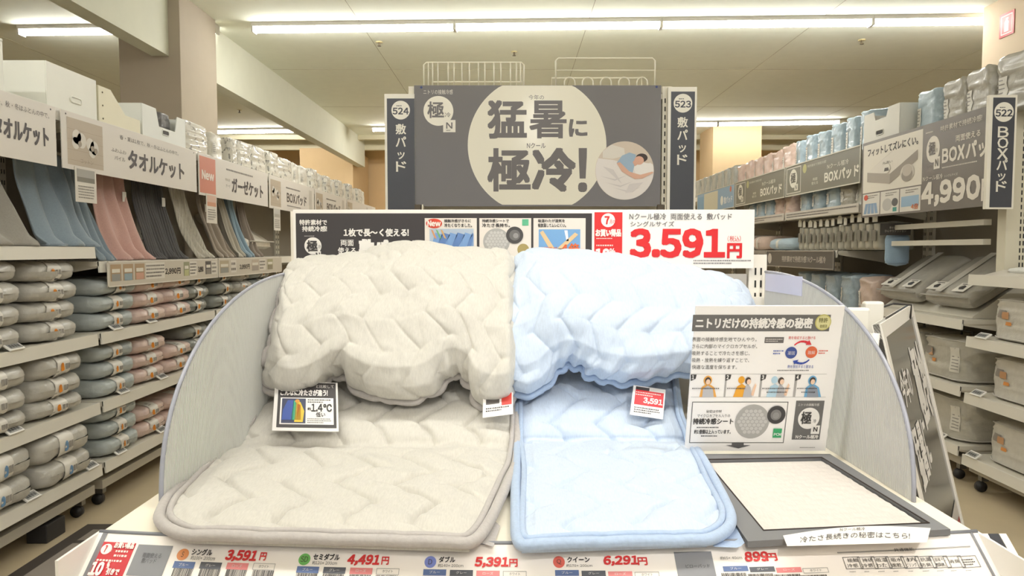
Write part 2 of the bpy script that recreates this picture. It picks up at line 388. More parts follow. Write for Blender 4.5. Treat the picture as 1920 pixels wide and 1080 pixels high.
def side_panel(x, yf, yb, h, sgn, n=40):
    prof = [(yb, TZ)]
    for k in range(n + 1):
        a = PI / 2 * (1 - k / n); c_ = abs(math.cos(a)) ** (2 / 2.35); s_ = abs(math.sin(a)) ** (2 / 2.35)
        prof.append((yb - (yb - yf) * c_, TZ + h * s_))
    b = MB(); b.prism(prof, x - .002, x + .002, 'x', mat(SH, .28, 'sheer'))
    o = b.build('side_panel', tb)
    # twin-wall flutes: fine vertical ribs standing proud on both faces
    r = MB(); m = mat(SH, .28, 'sheer')
    y = yf + .01
    while y < yb - .004:
        q = (yb - y) / (yb - yf); z1 = TZ + h * (max(0, 1 - q ** 2.35)) ** (1 / 2.35)
        if z1 > TZ + .01:
            r.box(x - .0033, x + .0033, y, y + .0009, TZ + .001, z1 - .002, m)
        y += .0048
    k = r.build('flutes', o); k['kind'] = 'stuff'
    e = MB(); P = [(x, p[0], p[1]) for p in prof[1:]]; e.tube(P, .0036, mat((168, 170, 182), .35), 6); k = e.build('edge_trim', o)
    return o
side_panel(-.546, 1.06, 1.74, .345, -1); side_panel(.640, 1.085, 1.75, .347, 1)
# slotted back posts and cross rail
for x0, x1 in ((XL - .005, XL + .04), (.607, .652)):
    b = MB(); b.box(x0, x1, 1.775, 1.80, TZ, 1.30 if x0 < 0 else 1.19, mat((244, 238, 226), .4)); o = b.build('slotted_post', tb)
    s_ = MB(); z = TZ + .05
    while z < 1.17:
        for f in (.36, .68): xx = x0 + (x1 - x0) * f; s_.box(xx - .002, xx + .002, 1.7735, 1.7755, z, z + .018, mat((40, 38, 36), .7))
        z += .032
    s_.build('slots', o, kind='stuff')
b = MB(); b.box(XL + .042, XR - .05, 1.785, 1.80, TZ, 1.14, mat((214, 208, 198), .6)); b.build('back_panel', tb)
b = MB(); p = atY(1412, 560, 1.74); b.box(p.x, p.x + .045, 1.755, 1.77, TZ, p.z + .003, mat((244, 238, 226), .4)); b.build('post_sleeve', tb)
p = atY(1434, 510, 1.72); q = atY(1506, 536, 1.72)
b = MB(); b.box(.6362, .6375, 1.52, 1.74, 1.100, 1.143, mat((214, 216, 240), .3)); b.build('price_pocket', tb)

# ------------------------------------------------------------------ price rail along the front edge
ang = math.radians(39); RH = .085
O = (RX0, YF - math.cos(ang) * RH, TZ - math.sin(ang) * RH + .001)
rail = Sign('price_rail', 'long white price rail card along the front edge of the display table', 'price card', O, (1, 0, 0), (0, math.cos(ang), math.sin(ang)), RW, RH, bow=bow)
b = MB(); P = np.zeros((26, 2, 3)); Q = np.zeros((26, 2, 3))
for i in range(26):
    for j in range(2):
        P[i, j] = rail.W(RW * i / 25, RH * j, 0); Q[i, j] = rail.W(RW * i / 25, RH * j, -8)
b.grid(P, mat((248, 240, 232), .35, 'print'), smooth=False); b.grid(Q[:, ::-1], mat((200, 196, 190), .4), smooth=False)
e = [tuple(P[i, 1]) for i in range(26)]; b.build('card', rail.root)
b = MB(); b.tube([Vector(p_) + Vector((0, .002, .001)) for p_ in e], .0028, mat((132, 134, 140), .4), 8); b.tube([Vector(p_) + Vector((0, 0.004, -.004)) for p_ in e], .004, mat((220, 216, 208), .4), 8); b.build('clear_channel', rail.root)
for x in (RX0 - .004, RX0 + RW):
    b = MB(); b.box(x, x + .004, YF - .09, YF + .01, TZ - .07, TZ + .001, mat((250, 246, 240), .4)); b.build('end_cap', rail.root)
RED = (214, 44, 44); INK = (52, 50, 50); GREY = (118, 118, 122)
r = rail
r.rectL(.0, 0, .006, RH, (252, 248, 242), 1); r.rectL(.006, 0, .0135, RH, (128, 128, 132), 1)
r.rect(163, 1079, 256, 1019, (198, 44, 52), 1)
r.disc(200, 1030, 10, (250, 244, 236), 2); r.text('7', 195, 1036, 203, 1024, RED, .05, 3); r.text('月の', 204, 1036, 212, 1029, (250, 230, 220), 0, 3)
r.text('お買い得品', 214, 1028, 254, 1020, (252, 244, 236), .05, 3); r.finelines(212, 1046, 246, 1031, 2, (250, 226, 220), 2, 2); r.text('10', 166, 1078, 198, 1056, (252, 246, 240), .06, 3); r.text('%', 199, 1066, 209, 1055, (252, 246, 240), .04, 3); r.text('引きで', 198, 1078, 226, 1068, (252, 246, 240), .05, 3); r.finelines(180, 1054, 235, 1049, 1, (250, 226, 220), 2, 5)
r.rect(236, 1079, 325, 1024, (134, 134, 138), 1); r.text('両面使える', 266, 1046, 305, 1038, (84, 84, 88), 0, 2); r.text('敷パッド', 264, 1056, 295, 1048, (84, 84, 88), 0, 2)
CH = [((92, 112, 158), 'ブルー'), ((88, 90, 98), 'グレー'), ((226, 136, 136), 'ローズ'), (None, 'ホワイト')]
def bars(x0, y0, x1, y1, seed):
    a, c = r.loc(x0, y0); d, e_ = r.loc(x1, y1); R_ = random.Random(seed); x = a
    while x < d - .001:
        w_ = R_.choice((.0005, .0008, .0012)); r.polyL([(x, c), (x + w_, c), (x + w_, e_), (x, e_)], (60, 58, 58), 2, 'barcode'); x += w_ + R_.choice((.0005, .0009))
def price(cx, cy, col, letter, nm, size, pr, bx, by, sx):
    if letter:
        r.disc(cx, cy, 11, col, 1); r.text(letter, cx - 4 * len(letter), cy + 5, cx + 4 * len(letter), cy - 5, (70, 60, 50), 0, 2)
        w_ = 10.2 * len(nm); r.text(nm, cx + 16, cy + 1, cx + 16 + w_, cy - 9, INK, .03, 2)
        r.text(size, cx + 14, cy + 10, cx + 62, cy + 4, (90, 88, 88), 0, 2)
    x, y = sx; r.text(pr, x, y + 18, x + 12 * len(pr) + 2, y, (210, 52, 52), .05, 2, slant=.12); k = x + 12 * len(pr) + 5; r.text('円', k, y + 17, k + 15, y + 3, (210, 52, 52), .03, 2)
    for i, (cc, t_) in enumerate(CH):
        xx = bx + i * 50; yy = by + i * 1.2
        if cc: r.rect(xx, yy + 11, xx + 44, yy, cc, 1)
        else: r.out(xx, yy + 11, xx + 44, yy, .0005, (120, 118, 118), 2)
        r.text(t_, xx + 12, yy + 8, xx + 32, yy + 3, (226, 222, 220) if cc else (70, 70, 70), 0, 3)
        if yy + 14 < 1090: bars(xx - 2, yy + 27, xx + 42, yy + 13, int(bx) + i)
price(343, 1040, (226, 146, 90), 'S', 'シングル', '約100×200cm', '3,591', 323, 1054, (421, 1034))
price(571, 1049, (112, 182, 96), 'SD', 'セミダブル', '約120×200cm', '4,491', 555, 1063, (650, 1042))
price(807, 1054, (126, 138, 204), 'D', 'ダブル', '約140×200cm', '5,391', 793, 1068, (890, 1046))
price(1048, 1054, (222, 104, 90), 'Q', 'クイーン', '約170×200cm', '6,291', 1041, 1069, (1132, 1043))
r.rect(1272, 1085, 1333, 1034, (138, 138, 142), 1); r.text('ピローパッド', 1286, 1066, 1330, 1058, (70, 70, 74), 0, 2)
r.text('約65×40cm', 1351, 1050, 1390, 1043, (90, 88, 88), 0, 2)
price(0, 0, None, '', '', '', '899', 1357, 1061, (1398, 1035))
r.out(1570, 1038, 1818, 1024, .0006, (120, 118, 118), 2); r.text('共通機能', 1677, 1035, 1711, 1027, INK, 0, 2)
for i, (cx, tt) in enumerate(zip((1599, 1627, 1653, 1681, 1709, 1736, 1763, 1789, 1817), (('接触', '冷感'), ('持続', '冷感'), ('吸湿', 'わた'), ('吸水', '速乾'), ('抗', 'ピリング'), ('抗菌', '防臭'), ('部屋干し', '臭'), ('消臭',), ('',)))):
    y0 = 1044 - i * .3; r.out(cx - 12, y0 + 24, cx + 11, y0, .0008, (96, 94, 94), 2)
    for j, q_ in enumerate(tt):
        if q_: r.text(q_, cx - 9, y0 + 11 + j * 10 + (4 if len(tt) == 1 else 0), cx + 8, y0 + 3 + j * 10 + (4 if len(tt) == 1 else 0), INK, 0, 2)
        else: r.finelines(cx - 9, y0 + 20, cx + 8, y0 + 5, 3, INK, 2, 4)
    r.finelines(cx - 6, y0 + 30, cx + 6, y0 + 27, 1, (100, 98, 98), 2, i)
r.rectL(RW - .012, 0, RW - .008, RH, (130, 130, 134), 2); r.done()
# loose striped end plate right of the rail
t = thing('edge_plate', 'black and white striped plate closing the right end of the rail', 'end plate', (.672, .93, TZ))
b = MB()
for i, (dx, c_) in enumerate(((0, (250, 246, 238)), (.009, (36, 36, 44)), (.024, (250, 246, 238)))):
    w_ = (.008, .014, .010)[i]; b.slab(Vector((.665 + dx, YF - math.cos(ang) * RH - .01, TZ - math.sin(ang) * RH - .006)), Vector((1, 0, 0)), Vector((0, math.cos(ang), math.sin(ang))), Vector((0, -math.sin(ang), math.cos(ang))), w_, RH + .01, .006, mat(c_, .35))
b.build('stripes', t)

# ------------------------------------------------------------------ header board over the pads
s = front_sign('header_board', 'long header board with dark left part and big red 3,591 price', 'sign board', 551, 393, 1415, 503, 1.765, face=(250, 246, 240), rough=.22, th=.006)
D = (70, 66, 66)
b = MB(); b.slab(s.O + s.N * .002, s.R, s.U, s.N, s.w, s.h, .002, mat((252, 250, 246), .1, 'clear')); 
s.rect(556, 500, 1110, 400, D, 1, rough=.22)
s.text('特許素材で', 562, 422, 613, 412, (240, 236, 230), .03); s.text('持続冷感!', 567, 434, 613, 424, (240, 236, 230), .03)
s.finelines(571, 444, 599, 441, 1, (180, 176, 172)); s.disc(587, 461, 16, (240, 236, 230), 2); s.text('極', 576, 471, 595, 451, D, .03, 3); s.text('冷', 596, 466, 602, 459, D, 0, 3); s.rect(591, 487, 602, 471, (236, 232, 226), 3); s.text('N', 593, 484, 600, 474, D, .04, 4)
s.text('1枚で長~く使える!', 645, 443, 766, 429, (244, 240, 234), .035); s.text('両面', 639, 461, 663, 450, (244, 240, 234), .02); s.text('使える', 634, 476, 667, 464, (244, 240, 234), .02); s.text('敷パッド', 675, 482, 779, 450, (244, 240, 234), .06)
for i, (x0, x1) in enumerate(((797, 894), (899, 996), (1000, 1098))): s.rect(x0, 500, x1, 409, (232, 224, 214), 2)
s.disc(814, 419, 15, (214, 72, 52), 3, rypx=9); s.text('New', 802, 424, 826, 414, (250, 240, 230), .05, 4)
for (x0, q1, q2) in ((833, '接触冷感がさらに', '冷たくなりました。'), (904, '持続冷感シートで', '冷たさ長持ち。'), (1009, '吸湿わたが湿気を', '吸放湿してムレにくい。')):
    s.text(q1, x0, 417, x0 + 50, 411, INK, .02, 3); s.text(q2, x0, 426, x0 + 52, 419, INK, .02, 3)
s.rect(806, 500, 888, 429, (176, 190, 206), 3, 'picture')
for k in range(7):
    x = 800 + k * 14; s.poly([(max(806, x), 474), (min(x + 12, 888), 474), (min(888, x + 30), 440), (min(888, x + 16), 436)], ((124, 160, 208), (98, 132, 186))[k % 2], 4, 'picture')
for k in range(3): s.poly([(815 + k * 9, 446), (819 + k * 9, 448), (812 + k * 9, 432), (808 + k * 9, 430)], ((214, 150, 100), (120, 180, 120), (214, 170, 110))[k], 5, 'picture')
def hexdisc(s, px, py, r_, lay):
    s.disc(px, py, r_, (176, 174, 170), lay, 'picture'); a0, c0 = s.loc(px, py); d0, _ = s.loc(px + r_, py); R_ = d0 - a0; h = R_ / 4.2
    for i in range(-4, 5):
        for j in range(-5, 6):
            x = a0 + i * h * 1.732 / 1 * .62 + (j % 2) * h * .537; y = c0 + j * h * .93
            if (x - a0) ** 2 + (y - c0) ** 2 < (R_ * .86) ** 2: s.discL6(x, y, h * .52, (200, 198, 194), lay + 1)
def discL6(s, a, c, r_, col, lay):
    s.polyL([(a + r_ * math.sin(PI / 3 * k), c + r_ * math.cos(PI / 3 * k)) for k in range(6)], col, lay, 'picture')
Sign.discL6 = discL6
hexdisc(s, 931, 453, 25, 3); s.disc(965, 441, 16, (74, 72, 72), 5, 'picture'); s.disc(965, 441, 10, (112, 110, 108), 6, 'picture'); s.disc(967, 442, 5, (150, 148, 146), 7, 'picture')
s.rect(979, 423, 991, 411, (96, 180, 140), 3); s.disc(981, 468, 11, (170, 152, 96), 4)
s.rect(1010, 470, 1088, 430, (120, 168, 214), 3, 'picture'); s.poly([(1012, 436), (1032, 470), (1040, 466), (1018, 432)], (226, 196, 150), 4, 'picture'); s.poly([(1042, 468), (1078, 436), (1084, 440), (1052, 470)], (226, 196, 150), 4, 'picture'); s.poly([(1058, 432), (1062, 452), (1066, 452), (1064, 432)], (240, 240, 244), 4, 'picture')
s.rect(1005, 500, 1094, 466, (226, 214, 204), 4); s.text('4倍', 1053, 475, 1085, 457, (226, 110, 60), .04, 6); s.text('吸湿性が', 1012, 470, 1044, 463, (226, 110, 60), .02, 6)
s.rect(1114, 500, 1167, 398, (222, 46, 46), 2); s.disc(1140, 413, 13, (250, 244, 238), 3); s.text('7', 1134, 420, 1142, 406, (222, 46, 46), .05, 4); s.text('月の', 1143, 420, 1153, 412, (222, 46, 46), 0, 4)
s.text('お買い得品', 1117, 443, 1164, 430, (252, 240, 232), .05, 3); s.finelines(1118, 449, 1163, 445, 1, (252, 220, 210), 3); s.finelines(1118, 463, 1163, 457, 1, (252, 220, 210), 3, 4); s.text('10', 1117, 486, 1142, 467, (252, 244, 238), .06, 3); s.text('%', 1143, 476, 1153, 466, (252, 244, 238), .04, 3)
s.text('Nクール極冷  両面使える  敷パッド', 1180, 412, 1372, 400, (120, 116, 116), .01); s.text('シングルサイズ', 1182, 425, 1264, 415, (120, 116, 116), .01)
s.text('3.591', 1183, 481, 1357, 431, (222, 40, 44), .055); s.text('(税込)', 1364, 453, 1389, 442, (222, 60, 60), 0); s.text('円', 1364, 483, 1390, 457, (222, 40, 44), .05)
s.finelines(1300, 496, 1408, 486, 2, (120, 116, 116)); s.done()

# ------------------------------------------------------------------ folded card with the explanation, over the sample tray
Ob = Vector(((1289 - 960) / F * 1.327, 1.327, TZ + .012)); Ut = Vector((0, 1.262 - 1.327, .287))
s = Sign('info_card', 'upright white explanation card with people figures and a cycle diagram', 'information card', Ob, (1, 0, 0), Ut, .272, Ut.length, face=(252, 248, 244), th=.005, rough=.4)
Gd = (112, 110, 108)
s.rect(1297, 621, 1558, 590, Gd, 1); s.text('ニトリだけの持続冷感の秘密', 1304, 615, 1524, 596, (250, 246, 240), .035); s.disc(1543, 604, 15, (206, 198, 120), 2, 'emblem'); s.disc(1543, 604, 13, (224, 218, 160), 3, 'emblem'); s.text('特許', 1534, 604, 1552, 595, (96, 92, 40), 0, 5); s.text('取得済', 1536, 614, 1550, 608, (96, 92, 40), 0, 5)
for i, (tx, xe) in enumerate((('表面の接触冷感生地でひんやり。', 1419), ('さらに内部のマイクロカプセルが、', 1420), ('吸熱することで冷たさを感じ、', 1406), ('吸熱・放熱を繰り返すことで、', 1405), ('快適な温度を保ちます。', 1382))):
    y = 640 + i * 13; s.text(tx, 1297, y, xe, y - 8, (92, 88, 86), 0)
s.rect(1433, 643, 1470, 632, (110, 106, 104), 1); s.finelines(1435, 641, 1468, 634, 2, (230, 226, 220)); s.text('熱を吸収すると融ける', 1478, 636, 1529, 630, (214, 60, 50), 0); s.text('熱を放出すると固まる', 1476, 690, 1525, 684, (56, 80, 170), 0)
s.disc(1483, 661, 11, (70, 90, 156), 2, 'diagram'); s.disc(1521, 660, 11, (226, 110, 70), 2, 'diagram'); s.text('凝固', 1476, 665, 1490, 658, (230, 226, 230), 0, 3); s.text('融解', 1514, 664, 1528, 657, (240, 226, 220), 0, 3)
def arc(s, pts, wd, col):
    n = len(pts)
    L_ = [s.loc(*p_) for p_ in pts]
    for i in range(n - 1):
        (a, c), (d, e_) = L_[i], L_[i + 1]; v_ = Vector((d - a, e_ - c)).normalized(); nx, ny = -v_.y, v_.x; w0 = wd * (.4 + .6 * i / n); w1 = wd * (.4 + .6 * (i + 1) / n)
        s.polyL([(a - nx * w0, c - ny * w0), (d - nx * w1, e_ - ny * w1), (d + nx * w1, e_ + ny * w1), (a + nx * w0, c + ny * w0)], col, 2, 'diagram')
arc(s, [(1489, 647), (1494, 643), (1501, 640), (1508, 640), (1514, 642)], .0028, (222, 60, 70)); s.poly([(1510, 646), (1521, 646), (1517, 637)], (222, 60, 70), 3, 'diagram')
arc(s, [(1517, 674), (1512, 678), (1505, 681), (1498, 681), (1492, 679)], .0028, (56, 80, 170)); s.poly([(1486, 676), (1497, 674), (1489, 683)], (56, 80, 170), 3, 'diagram')
s.finelines(1449, 665, 1470, 655, 2, (90, 110, 180)); s.finelines(1534, 664, 1554, 655, 2, (220, 90, 70)); s.finelines(1457, 696, 1546, 692, 1, (130, 126, 124))
xs_ = (1295, 1360, 1426, 1491, 1551)
s.rect(1295, 701.6, 1550, 701, (176, 172, 168), 1); s.rect(1295, 744.6, 1548, 744, (176, 172, 168), 1)
for i in range(4):
    x = xs_[i]; s.poly([(x, 702), (x + 11, 702), (x + 9, 710), (x, 714)], (70, 68, 66), 2); s.text(str(i + 1), x + 2, 710, x + 6, 703, (250, 246, 240), .04, 3)
    if i: s.rect(x - .3, 744, x + .3, 702, (176, 172, 168), 1)
    cx = x + (32, 42, 38, 32)[i]; halo = ((240, 176, 90), (240, 170, 50), (190, 220, 236), (120, 180, 220))[i]
    if i in (1, 2):
        s.disc(cx - 12, 712, 6, halo, 2, 'figures', 7); s.poly([(cx - 28, 744), (cx - 8, 744), (cx - 4, 724), (cx - 11, 719), (cx - 20, 724)], halo, 2, 'figures')
        s.poly([(cx - 10, 744), (cx + 7, 744), (cx + 5, 726), (cx, 720), (cx - 6, 726)], (190, 188, 190), 3, 'figures'); s.poly([(cx + 5, 740), (cx + 11, 724), (cx + 14, 718), (cx + 16, 722), (cx + 10, 742)], (244, 206, 176), 3, 'figures')
    else:
        s.disc(cx, 713, 8, halo, 2, 'figures', 9); s.poly([(cx - 16, 744), (cx + 16, 744), (cx + 12, 726), (cx + 5, 721), (cx - 5, 721), (cx - 12, 726)], halo, 2, 'figures')
        s.poly([(cx - 11, 744), (cx + 11, 744), (cx + 9, 728), (cx, 722), (cx - 9, 728)], (196, 194, 196) if i == 0 else (150, 156, 168), 3, 'figures')
    s.disc(cx, 713, 5.4, (78, 64, 56), 4, 'figures', 6.5); s.disc(cx + (1.5 if i in (1, 2) else 0), 715, 4, (246, 212, 184), 5, 'figures', 5)
    s.finelines(x + 2, 729, x + 56, 725, 1, (70, 66, 66), 6, i); 
    if i > 1: s.finelines(x + 10, 736, x + 48, 732, 1, (70, 66, 66), 6, i)
s.out(1292, 830, 1478, 753, .0012, (80, 78, 78), 2); s.text('秘密は中材', 1324, 774, 1353, 768, INK, 0); s.text('マイクロカプセル入りの', 1307, 782, 1369, 776, INK, 0); s.text('持続冷感シート', 1299, 795, 1375, 784, INK, .02)
s.text('約1億個以上入っています。', 1301, 813, 1370, 805, INK, .01); s.finelines(1306, 803, 1368, 799, 1, INK); s.finelines(1314, 819, 1360, 815, 1, INK)
hexdisc(s, 1410, 790, 32, 2); s.disc(1455, 777, 17, (66, 64, 64), 4, 'picture'); s.disc(1454, 777, 10, (130, 128, 126), 5, 'picture'); s.disc(1454, 778, 6, (150, 148, 146), 6, 'picture')
s.rect(1448, 820, 1466, 803, (60, 170, 110), 3, 'emblem'); s.text('PCM', 1450, 816, 1464, 811, (236, 244, 238), .03, 4)
s.poly([(1372, 829), (1394, 829), (1394, 834), (1407, 834), (1384, 840), (1361, 834), (1372, 834)], (98, 96, 96), 3)
s.rect(1484, 824, 1546, 751, Gd, 1); s.text('ニトリの接触冷感', 1496, 761, 1536, 756, (240, 236, 230), 0); s.disc(1516, 784, 20, (248, 244, 238), 2, 'emblem'); s.text('極', 1500, 794, 1522, 771, (70, 68, 66), .015, 4); s.text('冷', 1523, 792, 1530, 785, (70, 68, 66), 0, 4); s.rect(1519, 813, 1537, 797, (246, 242, 236), 3, 'emblem'); s.text('N', 1524, 808, 1532, 800, (70, 68, 66), .03, 4); s.text('Nクール極冷', 1491, 822, 1534, 815, (246, 242, 236), .03)
s.finelines(1499, 840, 1541, 837, 1, (170, 166, 162))
s.done()

# sample tray lying on the table
t = thing('sample_tray', 'flat grey card tray holding a white quilted fabric sample', 'sample tray', tuple(atZ(1540, 930, TZ)))
zt = TZ + .010
tp = [atZ(x, y, zt) for x, y in ((1402, 1015), (1782, 992), (1556, 851), (1290, 851))]
cut = [atZ(x, y, zt) for x, y in ((1432, 995), (1742, 981), (1541, 858), (1322, 862))]
b = MB(); m = mat((124, 124, 126), .5); vs = [tuple(p_) for p_ in tp + cut]; lo = [(p_[0], p_[1], TZ + .001) for p_ in vs]
b.add(vs + lo, [(0, 1, 5, 4), (1, 2, 6, 5), (2, 3, 7, 6), (3, 0, 4, 7), (8, 9, 1, 0), (9, 10, 2, 1), (10, 11, 3, 2), (11, 8, 0, 3), (4, 5, 13, 12), (5, 6, 14, 13), (6, 7, 15, 14), (7, 4, 12, 15), (12, 13, 14, 15)], m); b.build('frame', t)
nu, nv = 90, 90; P = np.zeros((nu, nv, 3)); rs = np.random.RandomState(3)
for i in range(nu):
    for j in range(nv):
        u, v_ = i / (nu - 1), j / (nv - 1); u2 = .015 + .97 * u; v2 = .015 + .97 * v_
        p_ = (cut[0] * (1 - u2) + cut[1] * u2) * (1 - v2) + (cut[3] * (1 - u2) + cut[2] * u2) * v2
        P[i, j] = (p_.x, p_.y, TZ + .005 + .0012 * abs(math.sin(24 * u + (1.5 if int(v_ * 16) % 2 else 0)) * math.sin(16 * PI * v_)))
b = MB(); b.grid(P, mat((218, 210, 202), .8, 'melange')); b.build('fabric_sample', t)
for q0, q1 in ((0, 1), (1, 2), (2, 3), (3, 0)):
    pass
b = MB(); pts_ = [Vector(c_) + Vector((0, 0, .0005)) for c_ in cut]; b.tube(pts_, .0012, mat((60, 50, 46), .6), 6, True); b.build('cut_edge', t)
# curved caption strip
n = 18; top = []; bot = []
for i in range(n + 1):
    f = i / n; x = 1468 + f * (1745 - 1468); y = 1004 - 14 * f - 10 * math.sin(PI * f); top.append(atZ(x, y, zt + .001)); bot.append(atZ(1476 + f * 262, 1024 - 7 * f, zt + .001))
b = MB(); b.add([tuple(p_) for p_ in top + bot], [(n + 1 + i, n + 2 + i, i + 1, i) for i in range(n)], mat((246, 240, 234), .5, 'print')); o = b.build('caption_strip', t)
v0, f0, lo_, hi_ = glyphs('冷たさ長続きの秘密はこちら!'); q = (v0 - lo_) / (hi_ - lo_); b = MB(); vs = []
def cap(x0, x1, ya, h_, q):
    r_ = []
    for a, c_ in q:
        f = (x0 + (x1 - x0) * a); ff = (f - 1468) / 277; y = ya - 9 * ff - 9 * math.sin(PI * ff) - c_ * h_; r_.append(tuple(atZ(f, y, zt + .0016)))
    return r_
b.add(cap(1500, 1706, 1022, 11, q), f0, mat((84, 82, 82), .5, 'print'))
v0, f0, lo_, hi_ = glyphs('Nクール極冷'); q = (v0 - lo_) / (hi_ - lo_); b.add(cap(1575, 1622, 1008, 6, q), f0, mat((84, 82, 82), .5, 'print')); b.build('lettering', o)

# ================================================================== quilted pads
def vnoise(a, b_, seed=0):
    rs = np.random.RandomState(seed); T = rs.rand(64, 64)
    i = np.floor(a).astype(int); j = np.floor(b_).astype(int); f = a - i; g = b_ - j; f = f * f * (3 - 2 * f); g = g * g * (3 - 2 * g)
    t = lambda p, q: T[p % 64, q % 64]
    return (t(i, j) * (1 - f) * (1 - g) + t(i + 1, j) * f * (1 - g) + t(i, j + 1) * (1 - f) * g + t(i + 1, j + 1) * f * g) * 2 - 1
def quilt(A, B, Sx=.070, Pd=.125, Am=.020, Hh=.008, seed=0, wr=.0016, off=0.0):
    ph = (B + off) / Pd; tri = Am * (2 * np.abs(2 * (ph - np.floor(ph)) - 1) - 1)
    A2 = A + .0025 * vnoise(A * 9, B * 9, seed + 5)
    q = (A2 - tri) / Sx; fr = q - np.floor(q); d = np.minimum(fr, 1 - fr) * 2 * Sx / 2      # metres to the nearest stitch line
    h = Hh * (1 - np.exp(-d / .0058)) * (1.0 + .2 * vnoise(A * 16, B * 16, seed + 1))
    near = np.exp(-(d / .02) ** 2)
    h += wr * (1.2 * vnoise(A * 45, B * 45, seed + 2) * (0.4 + near) + .5 * vnoise(A * 100, B * 30, seed + 3))
    vert = np.exp(-((np.abs(((ph * 2) - np.round(ph * 2))) * Pd / 2) / .008) ** 2) * near; h -= .003 * vert
    return h
def displace(P, hgt, up=None):
    du = np.gradient(P, axis=0); dv_ = np.gradient(P, axis=1); n = np.cross(du, dv_); n /= np.linalg.norm(n, axis=2, keepdims=True) + 1e-9
    toc = np.array(CAM)[None, None] - P
    if ((n * toc).sum(2)).mean() < 0: n = -n
    return P + n * hgt[..., None]
def arclen(P):
    a = np.linalg.norm(np.diff(P, axis=0), axis=2); A = np.concatenate([np.zeros((1, P.shape[1])), np.cumsum(a, 0)])
    b_ = np.linalg.norm(np.diff(P, axis=1), axis=2); B = np.concatenate([np.zeros((P.shape[0], 1)), np.cumsum(b_, 1)], axis=1)
    return A, B
def curve(pts, n=400, sm=5):
    pts = np.array(pts, float); x = np.interp(np.linspace(0, 1, n), np.linspace(0, 1, len(pts)) if pts.shape[1] == 2 else pts[:, 2], pts[:, 0]); y = np.interp(np.linspace(0, 1, n), np.linspace(0, 1, len(pts)) if pts.shape[1] == 2 else pts[:, 2], pts[:, 1])
    for _ in range(sm):
        for q in (x, y): q[1:-1] = (q[:-2] + 2 * q[1:-1] + q[2:]) / 4
    return x, y
def unproj(X, Y, Dp):
    a = (X - 960) / F; b_ = (540 - Y) / F; cy = math.cos(PITCH) + b_ * math.sin(PITCH); cz = b_ * math.cos(PITCH) - math.sin(PITCH)
    k = Dp / cy; return np.stack([a * k, Dp, CAM.z + cz * k], axis=-1)
def fold(top, bot, prof, name, parent, m, mb_, seed, conc, base_y, nu=340, nv=200, side=(1, 1)):
    """the thick rolled-over flap: top and hem outlines, bulging towards the aisle"""
    tx, ty = curve(top, nu, 20); bx, by = curve(bot, nu, 10)
    u = np.linspace(0, 1, nu)[:, None]; v = np.linspace(-.08, 1.06, nv)[None]
    vc = np.clip(v, 0, 1)
    X = tx[:, None] * (1 - vc) + bx[:, None] * vc; Y = ty[:, None] * (1 - vc) + by[:, None] * vc
    c_ = np.clip((base_y - by) / conc, 0, 1)[:, None]          # where the hem is gathered up and tucked in
    Dp = np.interp(vc, prof[0], prof[1]) + 0 * u
    Dp = Dp + .050 * c_ * np.clip((vc - .25) / .75, 0, 1) ** 2.6
    e = np.clip((np.abs(u - .5) - .40) / .10, 0, 1); sel = np.where(u < .5, side[0], side[1]); Dp = Dp + .085 * e ** 2 * sel * (0.3 + .7 * np.sin(PI * np.clip(vc, 0, 1)))
    Dp = Dp + .012 * vnoise(u * 6 + 0 * v, v * 5 + 0 * u, seed + 9)
    back = np.clip(-v / .08, 0, 1); Y = Y + 26 * back; Dp = Dp + .05 * np.sqrt(back)
    und = np.clip((v - 1) / .06, 0, 1); Y = Y - 14 * und; Dp = Dp + .05 * np.sqrt(und)
    P = unproj(X + 0 * Dp, Y + 0 * Dp, Dp); A, B = arclen(P); A = A.mean(1, keepdims=True) + 0 * A; B = B.mean(0, keepdims=True) + 0 * B
    hgt = quilt(A, B, seed=seed, Sx=.072, Pd=.135, Am=.022, Hh=.0055)
    gath = np.exp(-((1 - vc) / .22) ** 2) * np.clip(c_ * 1.4, 0, 1)
    hgt = hgt + gath * .004 * np.sin(A * 130 + 2 * np.sin(B * 30)) 
    P = displace(P, hgt)
    b = MB(); b.grid(P, m); o = b.build(name, parent)
    k = int(np.argmin(np.abs(v[0] - 1.0)))
    bb = MB(); hem = [Vector(p_) for p_ in P[:, k + 1][::3]]
    bb.tube([h_ + Vector((0, -.004, -.006)) for h_ in hem], .0085, mb_, 8); bb.tube([h_ + Vector((0, -.010, .008)) for h_ in hem], .0048, mb_, 6)
    edge = [Vector(p_) for p_ in P[2, int(nv * .1):k + 1][::3]]; bb.tube(edge, .0055, mb_, 8); edge = [Vector(p_) for p_ in P[-3, int(nv * .1):k + 1][::3]]; bb.tube(edge, .0055, mb_, 8)
    bb.build('binding', o)
    return o
